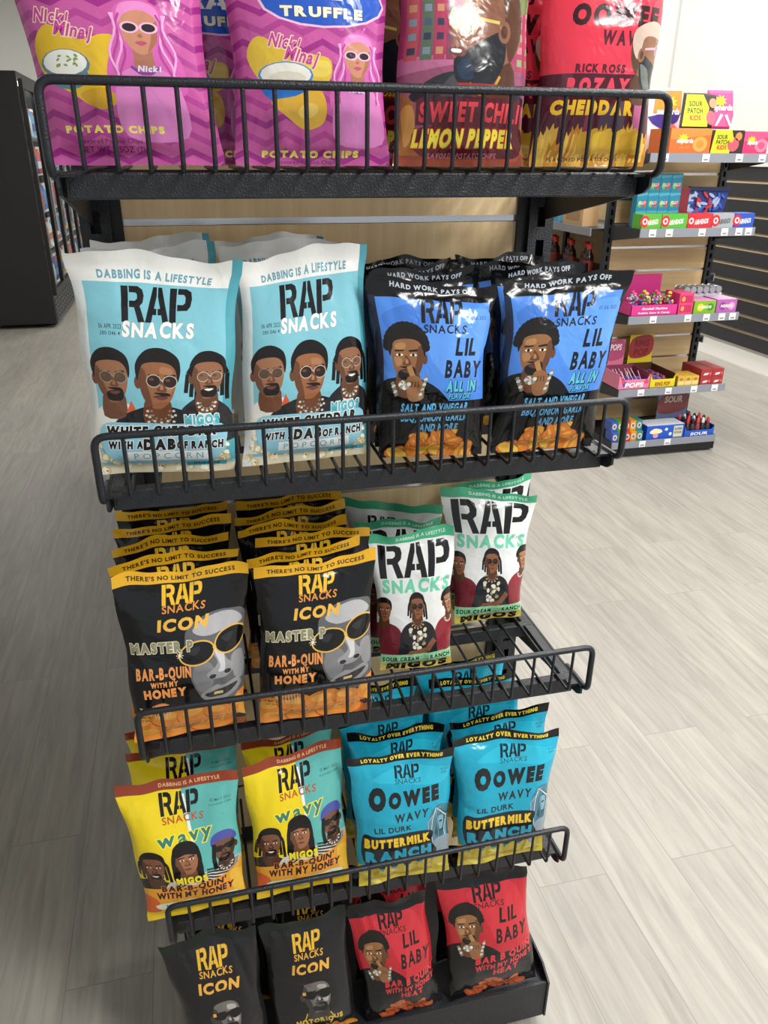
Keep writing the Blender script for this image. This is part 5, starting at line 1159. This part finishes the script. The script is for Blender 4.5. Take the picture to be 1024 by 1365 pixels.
# ------------------------------------------------------------------ drinks cooler
CO = thing('drinks_cooler', 'tall black glass door drinks cooler beside the aisle', 'cooler', (-1.53, 7.83, 0))
M_COOL = mat('black_cabinet', '#161617', 0.42)
MB().box(-.86, -.02, 0, .03, .04, 2.34, 0, .006).build('side_panel', M_COOL, CO)
MB().box(-.86, -.02, 4.17, 4.2, .04, 2.34).build('side_panel', M_COOL, CO)
MB().box(-.86, -.02, .03, 4.17, 2.28, 2.34).build('top_panel', M_COOL, CO)
MB().box(-.86, -.83, .03, 4.17, .04, 2.28).build('back_panel', mat('cooler_lining', '#dfe4e8', .5), CO)
MB().box(-.83, -.02, .03, 4.17, .30, .34).build('bottom_panel', M_COOL, CO)
b = MB(); b.box(-.03, -.015, .03, 4.17, .04, .32); k = 0
for i in range(24):
    for j in range(5): b.box(-.016, -.008, .08+i*.17, .08+i*.17+.13, .07+j*.045, .07+j*.045+.022)
b.build('grille', mat('grille_grey', '#3a3b3e', .4), CO)
for i in range(6):
    y0 = .03+i*.69; dr = MB(); dr.box(-.02, .02, y0, y0+.05, .32, 2.28); dr.box(-.02, .02, y0+.64, y0+.69, .32, 2.28); dr.box(-.02, .02, y0+.05, y0+.64, .32, .38); dr.box(-.02, .02, y0+.05, y0+.64, 2.2, 2.28)
    do = dr.build('door_frame', M_COOL, CO)
    m, nt, bs = (MATS.get('cooler_glass'), None, None)
    if m is None:
        m, nt, bs = base_mat('cooler_glass'); MATS['cooler_glass'] = m
        bs.inputs['Base Color'].default_value = (.95, .98, 1, 1); bs.inputs['Transmission Weight'].default_value = 1; bs.inputs['Roughness'].default_value = .02; bs.inputs['IOR'].default_value = 1.02
    MB().box(-.003, .003, y0+.05, y0+.64, .38, 2.2).build('glass', m, do)
    MB().tube([(.05, y0+.60, .9), (.05, y0+.60, 1.5)], .012, 8).build('handle', M_CHROME, do)
for z in (.34, .72, 1.08, 1.44, 1.80):
    MB().box(-.80, -.06, .05, 4.15, z, z+.012).build('cooler_shelf', M_TAG, CO)
M_TUBE = bpy.data.materials.new('lit_tube'); M_TUBE.use_nodes = True; bs = M_TUBE.node_tree.nodes['Principled BSDF']
bs.inputs['Emission Color'].default_value = (.92, .97, 1, 1); bs.inputs['Emission Strength'].default_value = 14
MB().box(-.08, -.05, .06, 4.14, 2.24, 2.27).build('light_tube', M_TUBE, CO)
rr = random.Random(12)
cols = ['#d8622a', '#3a78b8', '#e8e4d8', '#2f4f8a', '#b8302a', '#d9a83a', '#e6e8ea', '#5a9ac0']
for zi, z in enumerate((.352, .732, 1.092, 1.452, 1.812)):
    for k in range(28):
        c = cols[(zi*3+k//2) % 8]
        t = thing('drink_bottle', 'drink bottle on the %s shelf of the cooler behind its glass doors' % ('lowest', 'second lowest', 'middle', 'second highest', 'highest')[zi], 'bottle', (-1.53-.115, 7.83+.14+k*.142, z+.0005), 0, 'bottles on the %s cooler shelf' % ('lowest', 'second lowest', 'middle', 'second highest', 'highest')[zi])
        MB().lathe([(0, 0), (.036, 0), (.038, .12), (.034, .17), (.014, .22), (.014, .24), (0, .24)], 10).build('body', paint(c), t); MB().lathe([(.016, .238), (.016, .262), (0, .262)], 10).build('cap', paint('#e8e8e8' if k % 3 else '#c83a2e'), t)
        MB().lathe([(.0385, .05), (.039, .12)], 10).build('label_band', paint(cols[(zi+k//2+4) % 8]), t)
